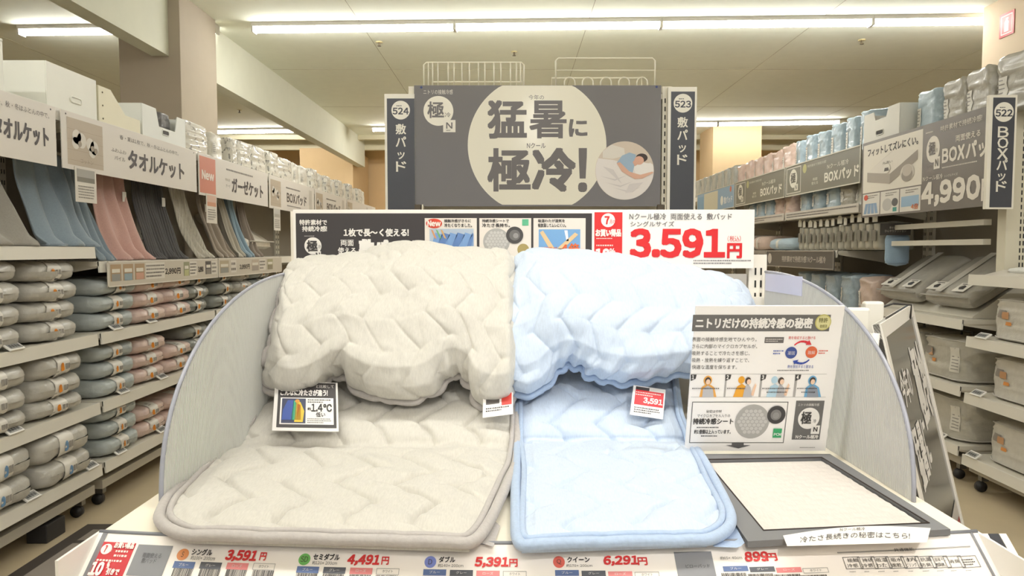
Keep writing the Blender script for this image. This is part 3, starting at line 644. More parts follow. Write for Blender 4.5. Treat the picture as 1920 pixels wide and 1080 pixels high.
def panel(L, Rr, name, parent, m, mb_, seed, rows, nu=320, nv=300, soft=.013, lift=None, rings=True):
    """the spread part: lies on the table top, then climbs the backrest. L, Rr: outline pixels with v as third value"""
    v = np.linspace(0, 1, nv)
    L = np.array(L, float); Rr = np.array(Rr, float)
    sm = lambda q: [q.__setitem__(slice(1, -1), (q[:-2] + 2 * q[1:-1] + q[2:]) / 4) for _ in range(8)] and q
    lx, ly, rx, ry = (sm(np.interp(v, T_[:, 2], T_[:, k])) for T_, k in ((L, 0), (L, 1), (Rr, 0), (Rr, 1)))
    u = np.linspace(0, 1, nu)[:, None]
    X = lx[None] * (1 - u) + rx[None] * u; Y = ly[None] * (1 - u) + ry[None] * u
    zt = TZ + .012
    dtab = (CAM.z - zt) / np.maximum(np.abs((540 - Y) / F * math.cos(PITCH) - math.sin(PITCH)), 1e-3) * (math.cos(PITCH) + (540 - Y) / F * math.sin(PITCH))
    y0, pr = rows                        # row where it leaves the table, then (y, depth) pairs
    dup_ = np.interp(-Y, [-a for a, _ in pr], [d for _, d in pr]) if True else 0
    s_ = np.clip((y0 - Y) / 18 + .5, 0, 1); s_ = s_ * s_ * (3 - 2 * s_)
    Dp = dtab * (1 - s_) + dup_ * s_
    P = unproj(X, Y, Dp); A, B = arclen(P); B = B.mean(0, keepdims=True) + 0 * B
    hgt = quilt(A, B, seed=seed, Sx=.098, Pd=.165, Am=.034, Hh=soft, wr=.0020, off=.03)
    ed = np.minimum(np.minimum(u, 1 - u) * 12, 1) * np.minimum(v[None] * 14 + .15, 1); hgt = hgt * ed
    crease = np.exp(-((Y - y0) / 9.) ** 2) * .011 * (1 + vnoise(A * 18, B * 5, seed + 4)); hgt = hgt - crease + .0015 * vnoise(A * 14, B * 14, seed + 7)
    if lift is not None: P[..., 2] += lift(A / A.max(), v[None] + 0 * u)
    P = displace(P, hgt)
    P[..., 2] = np.maximum(P[..., 2], TZ + .006)
    b = MB(); b.grid(P, m)
    fr = P[:, 0].copy(); lo = fr.copy(); lo[:, 2] = TZ + .001 if lift is None else fr[:, 2] - .010
    S2 = np.stack([lo, fr], axis=1); b.grid(S2, m)
    o = b.build(name, parent)
    bb = MB(); ring = [Vector(p_) for p_ in P[0, ::-1][::4]] + [Vector(p_) for p_ in P[1:, 0][::4]] + [Vector(p_) for p_ in P[-1, 1:][::4]]
    pts = np.array(ring); 
    for _ in range(3): pts[1:-1] = (pts[:-2] + 2 * pts[1:-1] + pts[2:]) / 4
    cen = pts.mean(0); dirv = pts - cen; dirv[:, 2] = 0; dirv /= np.linalg.norm(dirv, axis=1, keepdims=True)
    z = np.maximum(pts[:, 2], TZ + .008)
    outer = np.stack([pts[:, 0] + dirv[:, 0] * .004, pts[:, 1] + dirv[:, 1] * .004, z + .001], 1); bb.tube([Vector(p_) for p_ in outer], .0085, mb_, 8)
    inner = np.stack([pts[:, 0] - dirv[:, 0] * .010, pts[:, 1] - dirv[:, 1] * .010, z + .005], 1); bb.tube([Vector(p_) for p_ in inner], .0050, mb_, 6)
    bb.build('binding', o)
    return o
gm = mat((206, 202, 193), .85, 'melange'); gb = mat((186, 180, 176), .8, 'fabric')
bm_ = mat((200, 213, 231), .85, 'melange'); bb_ = mat((174, 193, 220), .8, 'fabric')

gp = thing('bed_pad', 'light grey quilted bed pad draped over the backrest and spread on the table', 'bed pad', (-.22, 1.3, TZ), 'quilted bed pads on the display')
panel([(350, 1004, 0), (322, 996, .015), (306, 984, .035), (302, 968, .07), (316, 940, .13), (360, 893, .28), (425, 838, .47), (468, 796, .58), (490, 740, .78), (505, 690, 1)],
      [(880, 1020, 0), (896, 1010, .02), (908, 990, .05), (922, 963, .13), (942, 918, .28), (964, 868, .47), (967, 820, .58), (968, 750, .78), (968, 685, 1)],
      'spread_panel', gp, gm, gb, 11, (838, [(860, 1.33), (838, 1.375), (800, 1.43), (760, 1.51), (720, 1.60), (685, 1.67)]))
# underlayer whose corner peeps out at the front
pu = [atZ(x, y, TZ + .004) for x, y in ((830, 1010), (925, 1024), (938, 985), (905, 968))]
b = MB(); pp = np.zeros((12, 12, 3))
for i in range(12):
    for j in range(12):
        u, v_ = i / 11, j / 11; p_ = (pu[0] * (1 - u) + pu[1] * u) * (1 - v_) + (pu[3] * (1 - u) + pu[2] * u) * v_; pp[i, j] = (p_.x, p_.y, TZ + .003 + .004 * math.sin(PI * u))
b.grid(pp, gb); b.build('under_layer', gp)
fold([(534, 512), (545, 494), (575, 482), (625, 480), (680, 472), (725, 459), (765, 452), (815, 458), (870, 466), (920, 466), (950, 470), (968, 492)],
     [(496, 690), (500, 712), (514, 732), (545, 742), (580, 734), (604, 718), (622, 700), (642, 698), (662, 718), (690, 736), (735, 745), (785, 745), (812, 734), (830, 715), (845, 702), (860, 698), (872, 704), (884, 722), (890, 744), (905, 758), (930, 763), (952, 756), (962, 735), (964, 700)],
     ([0, .06, .2, .5, .8, .93, 1], [1.70, 1.64, 1.56, 1.47, 1.42, 1.42, 1.45]), 'draped_fold', gp, gm, gb, 21, 50, 752)

bp = thing('bed_pad', 'pale blue quilted bed pad draped beside the grey one, under the explanation card', 'bed pad', (.2, 1.3, TZ), 'quilted bed pads on the display')
panel([(978, 1022, 0), (973, 1014, .02), (971, 1000, .06), (971, 930, .25), (973, 860, .45), (972, 830, .53), (973, 760, .75), (972, 690, 1)],
      [(1325, 1011, 0), (1350, 1003, .015), (1366, 990, .04), (1366, 965, .09), (1350, 930, .22), (1316, 865, .45), (1298, 835, .53), (1274, 780, .75), (1262, 690, 1)],
      'spread_panel', bp, bm_, bb_, 31, (826, [(850, 1.36), (826, 1.40), (790, 1.45), (750, 1.52), (715, 1.60), (685, 1.67)]), soft=.011)
pu = [atZ(x, y, TZ + .004) for x, y in ((1290, 1022), (1396, 1026), (1372, 972), (1300, 960))]
b = MB(); pp = np.zeros((16, 12, 3))
for i in range(16):
    for j in range(12):
        u, v_ = i / 15, j / 11; p_ = (pu[0] * (1 - u) + pu[1] * u) * (1 - v_) + (pu[3] * (1 - u) + pu[2] * u) * v_; pp[i, j] = (p_.x, p_.y, TZ + .003 + .012 * max(0, math.sin(2.2 * PI * u)) * (1 - v_))
b.grid(pp, bb_); b.build('under_layer', bp)
fold([(966, 540), (964, 505), (968, 482), (984, 470), (1010, 467), (1060, 469), (1120, 474), (1180, 482), (1240, 492), (1300, 502), (1350, 514), (1385, 528), (1405, 550), (1418, 590)],
     [(946, 690), (950, 712), (965, 730), (990, 736), (1014, 726), (1032, 704), (1048, 686), (1066, 678), (1085, 682), (1105, 698), (1130, 708), (1165, 712), (1210, 709), (1250, 700), (1290, 692), (1330, 688), (1365, 684), (1392, 676), (1402, 650)],
     ([0, .06, .2, .5, .8, .93, 1], [1.70, 1.64, 1.57, 1.49, 1.445, 1.445, 1.475]), 'draped_fold', bp, bm_, bb_, 41, 50, 735)

# laminated cards pinned on the pads
def tag_card(name, label, parent, bl, br, tl, dB, dT, **k):
    A_ = atY(*bl, dB); B_ = atY(*br, dB); C_ = atY(*tl, dT); s = Sign(name, label, None, A_, (B_ - A_), (C_ - A_), (B_ - A_).length, (C_ - A_).length, parent=parent, part=name, **k); s.board['label'] = label
    s.root = s.board; ORG[s.board.name] = ORG[parent.name]
    return s
s = tag_card('comparison_card', 'laminated card with a thermal image and the figure 1.4 degrees', gp, (510, 807), (635, 809), (516, 716), 1.36, 1.46, face=(238, 234, 230), th=.002, rough=.2)
W_, H_ = s.w, s.h
s.rectL(W_ * .06, H_ * .06, W_ * .97, H_ * .985, (62, 58, 58), 1); s.rectL(W_ * .105, H_ * .12, W_ * .93, H_ * .66, (238, 234, 230), 2)
s.textL('と比較して', W_ * .66, H_ * .87, W_ * .94, H_ * .94, (236, 230, 226), 0, 3); s.textL('こんなに冷たさが違う!', W_ * .1, H_ * .70, W_ * .84, H_ * .83, (236, 230, 226), .03, 3)
s.rectL(W_ * .13, H_ * .14, W_ * .50, H_ * .64, (60, 66, 92), 3, 'thermal_image')
for pts_, c_ in (([(.14, .2), (.30, .2), (.32, .6), (.22, .6), (.15, .4)], (58, 84, 160)), ([(.28, .2), (.36, .2), (.36, .58), (.31, .6)], (60, 160, 120)), ([(.33, .16), (.46, .16), (.48, .38), (.42, .56), (.35, .6)], (220, 190, 60)), ([(.36, .2), (.43, .2), (.42, .5), (.37, .54)], (214, 120, 44))):
    s.polyL([(W_ * x, H_ * y) for x, y in pts_], c_, 4, 'thermal_image')
s.discL(W_ * .37, H_ * .58, W_ * .035, (214, 150, 60), 5, 'thermal_image')
s.textL('約', W_ * .53, H_ * .40, W_ * .58, H_ * .46, INK, .02, 3); s.textL('1.4℃', W_ * .59, H_ * .38, W_ * .90, H_ * .53, INK, .03, 3); s.textL('低い', W_ * .66, H_ * .27, W_ * .80, H_ * .36, INK, .02, 3); s.finelinesL(W_ * .53, H_ * .55, W_ * .9, H_ * .64, 2, INK, 3); s.finelinesL(W_ * .53, H_ * .14, W_ * .9, H_ * .25, 3, (110, 106, 104), 3)
s.done()
s = tag_card('price_tag', 'small price tag half tucked under the grey flap', gp, (905, 783), (962, 776), (906, 742), 1.40, 1.44, face=(240, 234, 230), th=.0015, rough=.2)
W_, H_ = s.w, s.h; s.rectL(W_ * .62, H_ * .45, W_ * .96, H_ * .98, (196, 60, 50), 1); s.finelinesL(W_ * .1, H_ * .2, W_ * .9, H_ * .42, 2, INK, 2); s.rectL(W_ * .1, H_ * .55, W_ * .55, H_ * .8, (90, 84, 82), 1); s.done()
s = tag_card('price_tag', 'red and white price tag on the blue pad', bp, (1181, 777), (1243, 786), (1188, 722), 1.425, 1.475, face=(244, 240, 238), th=.0015, rough=.2)
W_, H_ = s.w, s.h; s.rectL(W_ * .08, H_ * .36, W_ * .96, H_ * .86, (222, 44, 54), 1); s.rectL(W_ * .08, H_ * .86, W_ * .5, H_ * .97, (60, 54, 54), 1); s.textL('3,591', W_ * .36, H_ * .42, W_ * .93, H_ * .62, (250, 240, 236), .04, 2); s.finelinesL(W_ * .1, H_ * .66, W_ * .9, H_ * .82, 2, (250, 220, 214), 2); s.finelinesL(W_ * .1, H_ * .08, W_ * .9, H_ * .3, 3, INK, 2); s.done()

# ================================================================== gondola with the hanging poster behind the island
g = thing('gondola_shelf', 'tall white double-sided shelving gondola whose end carries the big poster', 'shelving', (.14, 3.45, 0))
GX0, GX1 = -.60, .88; GW = mat((232, 226, 208), .45)
for nm, xa in (('slotted_post', -.505), ('slotted_post', .735)):
    b = MB(); b.box(xa, xa + .045, 3.43, 3.49, 0, 2.0, GW); o = b.build(nm, g); s_ = MB(); z = .12
    while z < 1.96:
        for f in (.28, .66): s_.box(xa + .045 * f - .003, xa + .045 * f + .003, 3.428, 3.431, z, z + .022, mat((60, 56, 50), .7))
        z += .04
    s_.build('slots', o, kind='stuff')
for k in range(4):
    b = MB(); y0 = 3.5 + k * 1.22; b.box(.115, .145, y0, y0 + 1.2, .1, 1.75, mat((214, 208, 190), .6)); b.build('back_panel', g)
    for z in (.15, .55, .95, 1.35):
        for sx in (-1, 1):
            b = MB(); x0, x1 = sorted((.13 + sx * .018, .13 + sx * .46)); b.box(x0, x1, y0, y0 + 1.195, z, z + .035, GW); b.build('shelf', g)
for z in (.2, .7):
    b = MB(); b.box(-.42, .70, 3.10, 3.42, z, z + .035, GW); b.build('end_shelf', g)
b = MB(); b.box(-.46, .735, 3.46, 3.48, .05, 1.98, mat((214, 208, 190), .6)); b.build('end_panel', g)
b = MB(); b.box(-.48, .74, 3.435, 3.465, 1.28, 1.31, GW); b.box(-.48, .74, 3.435, 3.465, 1.94, 1.965, GW); b.build('cross_rail', g)

PG = (126, 124, 126)
s = front_sign('hanging_poster', 'large grey poster with white disc reading in big characters and a sleeper photo', 'poster', 778, 160, 1240, 387, 3.41, face=PG, rough=.13, th=.006)
def clipdisc(s, cx, cy, r_, top, bot, col, lay):
    pts = []
    for k in range(96):
        a = 2 * PI * k / 96; y = cy - r_ * math.sin(a); x = cx + r_ * math.cos(a)
        y2 = min(max(y, top), bot); pts.append((x, y2))
    s.poly(pts, col, lay, 'disc', .13)
clipdisc(s, 1007, 272, 130, 160.5, 384, (240, 236, 220), 1)
T_ = (112, 108, 108)
s.text('今年の', 991, 187, 1020, 178, T_, 0); s.text('猛', 916, 258, 986, 190, T_, .030); s.text('暑', 994, 258, 1061, 190, T_, .022); s.text('に', 1068, 255, 1100, 225, T_, .05)
s.text('Nクール', 988, 278, 1023, 268, T_, .01); s.text('極', 916, 357, 993, 280, T_, .028); s.text('冷', 1000, 357, 1077, 280, T_, .038); s.text('!', 1086, 358, 1099, 280, T_, .03)
s.text('ニトリの接触冷感', 794, 177, 849, 168, (230, 226, 216), 0); s.disc(822, 208, 28, (240, 236, 222), 1, 'emblem'); s.text('極', 802, 221, 832, 191, T_, .02, 3); s.text('冷', 834, 220, 845, 211, T_, 0, 3); s.rect(831, 248, 854, 225, (238, 234, 222), 2, 'emblem'); s.text('N', 837, 241, 848, 230, T_, .03, 4); s.finelines(837, 246, 848, 243, 1, T_, 4)
# printed round photograph: someone asleep under white bedding
ph = 'photograph'
s.disc(1171, 320, 55, (214, 200, 184), 2, ph)
def inc(pts, col, lay, cx=1171, cy=320, R_=54.5):
    q = []
    for x, y in pts:
        d_ = math.hypot(x - cx, y - cy); k = min(1, R_ / d_) if d_ else 1; q.append((cx + (x - cx) * k, cy + (y - cy) * k))
    s.poly(q, col, lay, ph)
def arcpts(a0, a1, n=24): return [(1171 + 54.5 * math.cos(math.radians(a0 + (a1 - a0) * k / n)), 320 + 54.5 * math.sin(math.radians(a0 + (a1 - a0) * k / n))) for k in range(n + 1)]
inc(arcpts(-10, 195, 40) + [(1120, 296), (1150, 300), (1190, 312), (1220, 305)], (232, 226, 222), 3)
inc([(1128, 282), (1146, 270), (1170, 278), (1172, 292), (1148, 298), (1130, 296)], (226, 220, 210), 4)
inc([(1186, 310), (1204, 304), (1224, 308), (1226, 320), (1210, 328), (1192, 326)], (240, 236, 232), 4)
inc([(1156, 306), (1166, 292), (1180, 286), (1192, 290), (1190, 308), (1186, 324), (1168, 316)], (158, 182, 204), 5)
s.disc(1203, 296, 11, (64, 50, 46), 6, ph, 8); s.disc(1198, 301, 9, (222, 174, 152), 7, ph, 8)
inc([(1186, 304), (1194, 296), (1196, 308), (1190, 312)], (222, 174, 152), 6)
inc([(1156, 306), (1162, 304), (1180, 322), (1200, 328), (1222, 322), (1226, 324), (1204, 335), (1190, 336), (1166, 322)], (222, 178, 156), 8)
for k, (y0, x0) in enumerate(((330, 1125), (342, 1135), (352, 1150))): inc([(x0, y0), (x0 + 28, y0 + 6), (x0 + 52, y0 - 2), (x0 + 28, y0 + 9)], (214, 208, 206), 5)
inc([(1130, 312), (1150, 318), (1166, 345), (1150, 330)], (216, 210, 208), 6); inc([(1180, 345), (1206, 342), (1186, 360), (1172, 362)], (218, 212, 210), 6)
for x, y in ((790, 164), (1231, 163)): s.disc(x, y, 2.2, (40, 60, 120), 3, 'pins')
s.done()
# clips under the poster
for i, x in enumerate((-.475, .71)):
    b = MB(); p_ = Vector((x, 3.40, 1.405)); b.box(x, x + .03, 3.395, 3.425, 1.39, 1.425, mat((90, 80, 66), .4)); b.box(x + .035, x + .042, 3.395, 3.425, 1.38, 1.425, GW); tag(b.build('poster_clip', bevel=.002), f'small metal clip under the {("left", "right")[i]} bottom corner of the big poster', 'clip', 'poster clips')

def aisle_sign(px0, px1, py0, py1, d, num, word, bw, lab, post_side):
    s = front_sign('aisle_sign', lab, 'aisle sign', px0, py0, px1, py1, d, face=(238, 234, 222), rough=.2, th=.02)
    w_, h_ = s.w, s.h; s.rectL(w_ * bw[0], .008, w_ * bw[1], h_ - .022 if num != '522' else h_ - .012, (74, 76, 84), 1)
    cx = w_ * (bw[0] + bw[1]) / 2; s.discL(cx, h_ - .078, .045, (240, 236, 224), 2, 'number_disc'); s.textL(num, cx - .038, h_ - .098, cx + .038, h_ - .067, (74, 76, 84), .035, 3); s.finelinesL(cx - .02, h_ - .062, cx + .02, h_ - .052, 1, (74, 76, 84), 3)
    n = len(word); s.vtextL(word, cx, h_ - .145, .048, (.050 if n > 4 else .06), (236, 232, 220), .02, 2)
    s.done(); return s
aisle_sign(723, 777, 176, 420, 3.40, '524', '敷パッド', (.08, 1.0), 'dark vertical 524 aisle sign at the left corner of the poster gondola', 1)
aisle_sign(1250, 1307, 163, 420, 3.40, '523', '敷パッド', (.1, .93), 'dark vertical 523 aisle sign at the right corner of the poster gondola', 1)
b = MB(); z0 = 1.32
# arms that carry the aisle signs
for x0, x1 in ((-.50, -.47), (.735, .76)):
    pass
def wire_rack(name, label, px0, px1, ptop, pbot, d, bars, extra):
    a = atY(px0, pbot, d); c = atY(px1, ptop, d); W_ = mat((240, 236, 216), .4); t = thing(name, label, 'wire rack', ((a.x + c.x) / 2, d, a.z), 'wire racks on top of the gondola')
    b = MB(); R_ = .012
    pts_ = [(a.x, d, a.z), (a.x, d, c.z - R_), (a.x + R_, d, c.z), (c.x - R_, d, c.z), (c.x, d, c.z - R_), (c.x, d, a.z)]
    b.tube(pts_, .0042, W_, 6); b.build('frame', t); b = MB()
    b.tube([(a.x, d, a.z), (a.x, d + .35, a.z), (c.x, d + .35, a.z), (c.x, d, a.z)], .004, W_, 6)
    b.tube([(a.x, d + .35, a.z), (a.x, d + .35, c.z - .01), (c.x, d + .35, c.z - .01), (c.x, d + .35, a.z)], .0042, W_, 6); b.build('rear_frame', t)
    for x in bars:
        p_ = atY(x, ptop, d).x; b = MB(); b.tube([(p_, d, a.z), (p_, d, c.z)], .0032, W_, 6); b.build('bar', t)
    for q in extra: q(b, a, c, d, t, W_)
    return t
wire_rack('wire_rack', 'white wire rack of upright bars above the left of the poster', 795, 982, 117, 163, 3.46, [803, 811, 821, 840, 851, 866, 880, 897, 909, 926, 939, 957, 968, 976], [])
def loops(b, a, c, d, t, W_):
    z = atY(1100, 132, d).z; b = MB(); b.tube([(a.x, d, z), (c.x, d, z)], .0034, W_, 6); b.build('bar', t)
    for x in (1068, 1102, 1136, 1170, 1204):
        p_ = atY(x, 145, d); r_ = .026; b = MB(); b.tube([(p_.x - r_, d, a.z)] + [(p_.x + r_ * math.cos(k), d, p_.z - r_ + r_ * math.sin(k)) for k in [PI - PI * i / 10 for i in range(11)]] + [(p_.x + r_, d, a.z)], .0032, W_, 6); b.build('loop', t)
wire_rack('wire_rack', 'white wire rack with five round loops above the right of the poster', 1042, 1228, 109, 163, 3.46, [], [loops])
p_ = atY(1013, 158, 3.44); b = MB()
for dx in (-.022, .03): b.tube([(p_.x + dx - .018, 3.44, 1.985), (p_.x + dx, 3.44, 2.0), (p_.x + dx + .018, 3.44, 1.985)], .006, mat((206, 50, 40), .4), 6)
tag(b.build('red_clip'), 'small red clips peeping over the top middle edge of the poster', 'clip')

# ================================================================== leaning framed poster stand right of the island
TL = Vector((.776, 1.46, 1.045)); TR = atY(1708, 574, 2.0); Rv = Vector((TR.x - TL.x, TR.y - TL.y, 0)); L_ = Rv.length; Rv.normalize()
Nn = Vector((Rv.y, -Rv.x, 0)); botR = atY(1805, 1000, 1.885)
drop = TR.z - botR.z; lean = (botR - TR).dot(Nn) / drop; sh = (botR - TR).dot(Rv) / drop
Up = Vector((0, 0, 1)) - Nn * lean; Up.normalize(); hgt_ = (TL.z - .06) / Up.z
Ob = TL - Up * hgt_
s = Sign('poster_stand', 'leaning white framed poster stand with dark glossy poster beside the display table', 'poster stand', Ob, Rv, Up, L_, hgt_, face=(96, 94, 90), rough=.12, th=.012, frame=(.032, (242, 238, 230)))
w_, h_ = s.w, s.h
s.textL('今年の', w_ * .14, h_ - .20, w_ * .42, h_ - .12, (236, 232, 226), .02, 2); s.textL('猛暑に', w_ * .14, h_ - .38, w_ * .50, h_ - .25, (236, 232, 226), .025, 2)
s.textL('極冷!', w_ * .54, h_ - .30, w_ * .92, h_ - .10, (236, 232, 226), .03, 2)
s.polyL([(w_ * .10, h_ * .10), (w_ * .55, h_ * .10), (w_ * .62, h_ * .30), (w_ * .40, h_ * .46), (w_ * .12, h_ * .34)], (150, 148, 140), 1, 'picture'); s.polyL([(w_ * .3, h_ * .36), (w_ * .46, h_ * .52), (w_ * .64, h_ * .34), (w_ * .6, h_ * .30), (w_ * .46, h_ * .44), (w_ * .34, h_ * .33)], (206, 202, 194), 2, 'picture')
s.polyL([(w_ * .52, h_ * .08), (w_ * .93, h_ * .08), (w_ * .93, h_ * .46), (w_ * .52, h_ * .46)], (196, 190, 184), 3, 'picture')
s.textL('7月のお買い得品', w_ * .55, h_ * .36, w_ * .9, h_ * .42, (190, 70, 70), .03, 5); s.textL('3,591', w_ * .55, h_ * .24, w_ * .9, h_ * .33, (190, 70, 70), .05, 5); s.finelinesL(w_ * .55, h_ * .12, w_ * .9, h_ * .2, 3, (190, 90, 90), 5)
s.done()
b = MB(); bk = Vector((-Nn.x, -Nn.y, 0)) * .42; foot = lambda q: Vector((q.x, q.y, .012)) + bk * .14
b.tube([TL + Up * -.02 + bk * .03, foot(TL)], .011, mat((236, 232, 224), .4), 8)
TR2 = TL + Rv * L_; b.tube([TR2 + Up * -.02 + bk * .03, foot(TR2)], .011, mat((236, 232, 224), .4), 8); b.build('rear_leg', s.root)
b = MB()
for q in (.0, L_ - .03): o_ = Ob + Rv * q - Up * .055; b.slab(o_, Rv, Up, s.N, .03, .06, .012, mat((236, 232, 224), .4))
b.build('foot', s.root)
for i, f in enumerate((.10, .45)):
    b = MB(); c_ = TL + Rv * (L_ * f) + bk * .12; b.box(c_.x - .024, c_.x + .024, c_.y - .01, c_.y + .014, TL.z - .06, TL.z + .028, mat((246, 242, 232), .4)); b.build('clip', s.root, bevel=.006)
b = MB(); c_ = TL + Rv * (L_ * .78); b.tube([c_ + Nn * .012 + Vector((0, 0, -.03)), c_ + Nn * .014 + Vector((0, 0, .008)), c_ - Nn * .03 + Vector((0, 0, .010)), c_ - Nn * .06 - Rv * .12 + Vector((0, 0, .0))], .003, mat((50, 46, 44), .5), 6); b.build('cable_tie', s.root)

# ================================================================== side shelving
SM = mat(SHELF, .45); SB = mat((150, 142, 128), .7); DK = mat((44, 42, 42), .5)
def caster(par, x, y):
    b = MB(); b.box(x - .018, x + .018, y - .014, y + .014, .055, .09, mat((130, 128, 124), .35, 'metal'))
    b.tube([(x - .012, y - .012, .026), (x - .012, y + .012, .026)], .026, DK, 16); o = b.build('caster', par); return o
def bay(sgn, XF, y0, y1, levels, name_label, depth=.46, top=1.80, lip=.05, back=True, casters=True, group=None, arms=()):
    X = lambda a: XF + sgn * a         # a: distance behind the front edge
    t = thing('shelving_unit', name_label, 'shelving', (X(depth / 2), (y0 + y1) / 2, 0), group)
    bx = lambda b, a0, a1, *r: b.box(min(X(a0), X(a1)), max(X(a0), X(a1)), *r)
    for y in (y0 + .002, y1 - .042):
        b = MB(); bx(b, depth - .02, depth + .03, y, y + .04, 0, top, SM); o = b.build('upright', t)
        s_ = MB(); z = .3
        while z < top - .05: bx(s_, depth - .0215, depth - .019, y + .010, y + .014, z, z + .02, DK); bx(s_, depth - .0215, depth - .019, y + .026, y + .030, z, z + .02, DK); z += .05
        s_.build('slots', o, kind='stuff')
    if back: b = MB(); bx(b, depth, depth + .015, y0 + .04, y1 - .04, .12, top - .02, SB); b.build('back_panel', t)
    for z in levels:
        ya, yb = y0 + .004, y1 - .004
        if isinstance(z, tuple): z, ya, yb = z
        b = MB(); bx(b, .006, depth - .02, ya, yb, z - .022, z, SM); o = b.build('shelf', t)
        c = MB(); c.prism([(X(0), z - lip), (X(.008), z - lip), (X(.012), z + .002), (X(.004), z + .002)][::1 if sgn < 0 else -1], ya, yb, 'y', mat((228, 224, 214), .3)); c.build('front_lip', o)
        k = MB(); 
        for y in (ya + .01, yb - .02): k.prism([(X(.02), z - .03), (X(depth - .02), z - .10), (X(depth - .02), z - .022), (X(.02), z - .022)][::1 if sgn < 0 else -1], y, y + .004, 'y', SM)
        k.build('bracket', o)
    for z in arms: b = MB(); bx(b, .10, .14, y0 + .01, y1 - .01, z, z + .03, SM); b.build('hanging_bar', t)
    if casters:
        b = MB(); bx(b, .03, depth, y0 + .02, y1 - .02, .09, .13, mat((180, 174, 160), .5)); b.build('base', t)
        for y in (y0 + .07, y1 - .07): caster(t, X(.07), y); caster(t, X(depth - .08), y)
    return t
def side_board(sgn, XF, y_far, y_near, z0, z1, name, label, **k):
    """board in the plane x = XF facing the aisle; local origin at its left end as one reads it"""
    if sgn < 0: return Sign(name, label, k.pop('cat', 'sign board'), (XF, y_near, z0), (0, 1, 0), (0, 0, 1), y_far - y_near, z1 - z0, **k)
    return Sign(name, label, k.pop('cat', 'sign board'), (XF, y_far, z0), (0, -1, 0), (0, 0, 1), y_far - y_near, z1 - z0, **k)

LX = -1.88; RX = 2.30
LV = [.22, .505, .82]
bay(-1, LX, 1.93, 3.14, LV + [1.215, 1.79], 'cream shelving unit on the towel side, nearest the viewer', group='shelving of the towel aisle')
bay(-1, LX, 3.16, 4.38, LV + [1.15, 1.79], 'cream shelving unit on the towel side, second, with the 2,990 price strip', group='shelving of the towel aisle')
bay(-1, LX, 4.40, 5.62, LV + [1.15, 1.79], 'cream shelving unit on the towel side, third, holding the slanted mattress', group='shelving of the towel aisle')
bay(-1, LX, 5.64, 6.86, [.5, 1.15, 1.79], 'cream shelving unit on the towel side, fourth', group='shelving of the towel aisle')
bay(-1, LX, 6.88, 9.6, [.5, 1.15, 1.79], 'cream shelving unit on the towel side, farthest, by the back wall', group='shelving of the towel aisle')
bay(1, 2.28, 2.20, 3.47, [.17, .485, .77, 1.08], 'cream shelving unit on the 522 side, nearest, with clear duvet bags', top=1.96, group='shelving of the 522 aisle', back=False)
bay(1, RX, 3.53, 4.57, [.19, .50, .845, 1.86], 'cream shelving unit on the 522 side behind the 4,990 board', arms=(1.23, 1.33), top=1.88, group='shelving of the 522 aisle')
bay(1, RX, 4.59, 5.83, [.19, .50, .77, (1.20, 4.92, 5.82), 1.50, 1.86], 'cream shelving unit on the 522 side, third, with blue box pads', top=1.88, group='shelving of the 522 aisle')
bay(1, RX, 5.85, 7.15, [.5, .77, 1.20, 1.50, 1.86], 'cream shelving unit on the 522 side, fourth, with pink box pads', top=1.88, group='shelving of the 522 aisle')
bay(1, RX, 7.17, 8.6, [.5, .85, 1.20, 1.50, 1.86], 'cream shelving unit on the 522 side, fifth, with grey packs on top', top=1.88, group='shelving of the 522 aisle')
bay(1, RX, 8.62, 10.0, [.5, .85, 1.20, 1.50, 1.86], 'cream shelving unit on the 522 side, farthest', top=1.88, group='shelving of the 522 aisle')

# ------------------------------------------------------------------ soft goods prototypes (front faces -Y)
def blobP(w, h, d, seed, ex=5., p=3.3, noise=.005, sag=0.):
    def P(t, a, off=0.):
        t = np.asarray(t, float); a = np.asarray(a, float); t, a = np.broadcast_arrays(t, a)
        s_ = (1 - np.abs(np.clip(t, -1, 1)) ** (ex + 2)) ** (1 / 2.8)
        c_, q = np.cos(a), np.sin(a)
        y = -np.sign(c_) * np.abs(c_) ** (2 / p) * (d / 2) * (.82 + .18 * s_) * np.where(np.abs(t) > .999, .4, 1) * (.35 + .65 * s_); z = np.sign(q) * np.abs(q) ** (2 / p) * (h / 2) * s_
        x = t * w / 2
        n = noise * (vnoise(t * 3 + 7, a * 1.2 + 9, seed) + .6 * vnoise(t * 8 + 7, a * 3 + 20, seed + 1) + .35 * vnoise(t * 17 + 20, a * 8 + 40, seed + 2))
        r_ = 1 + (n + off) / (h / 2)
        ry = 1 + (n + off) / (d / 2)
        return np.stack([x, y * ry, h / 2 + z * r_ - sag * (1 - s_) * h * .2], -1)
    return P
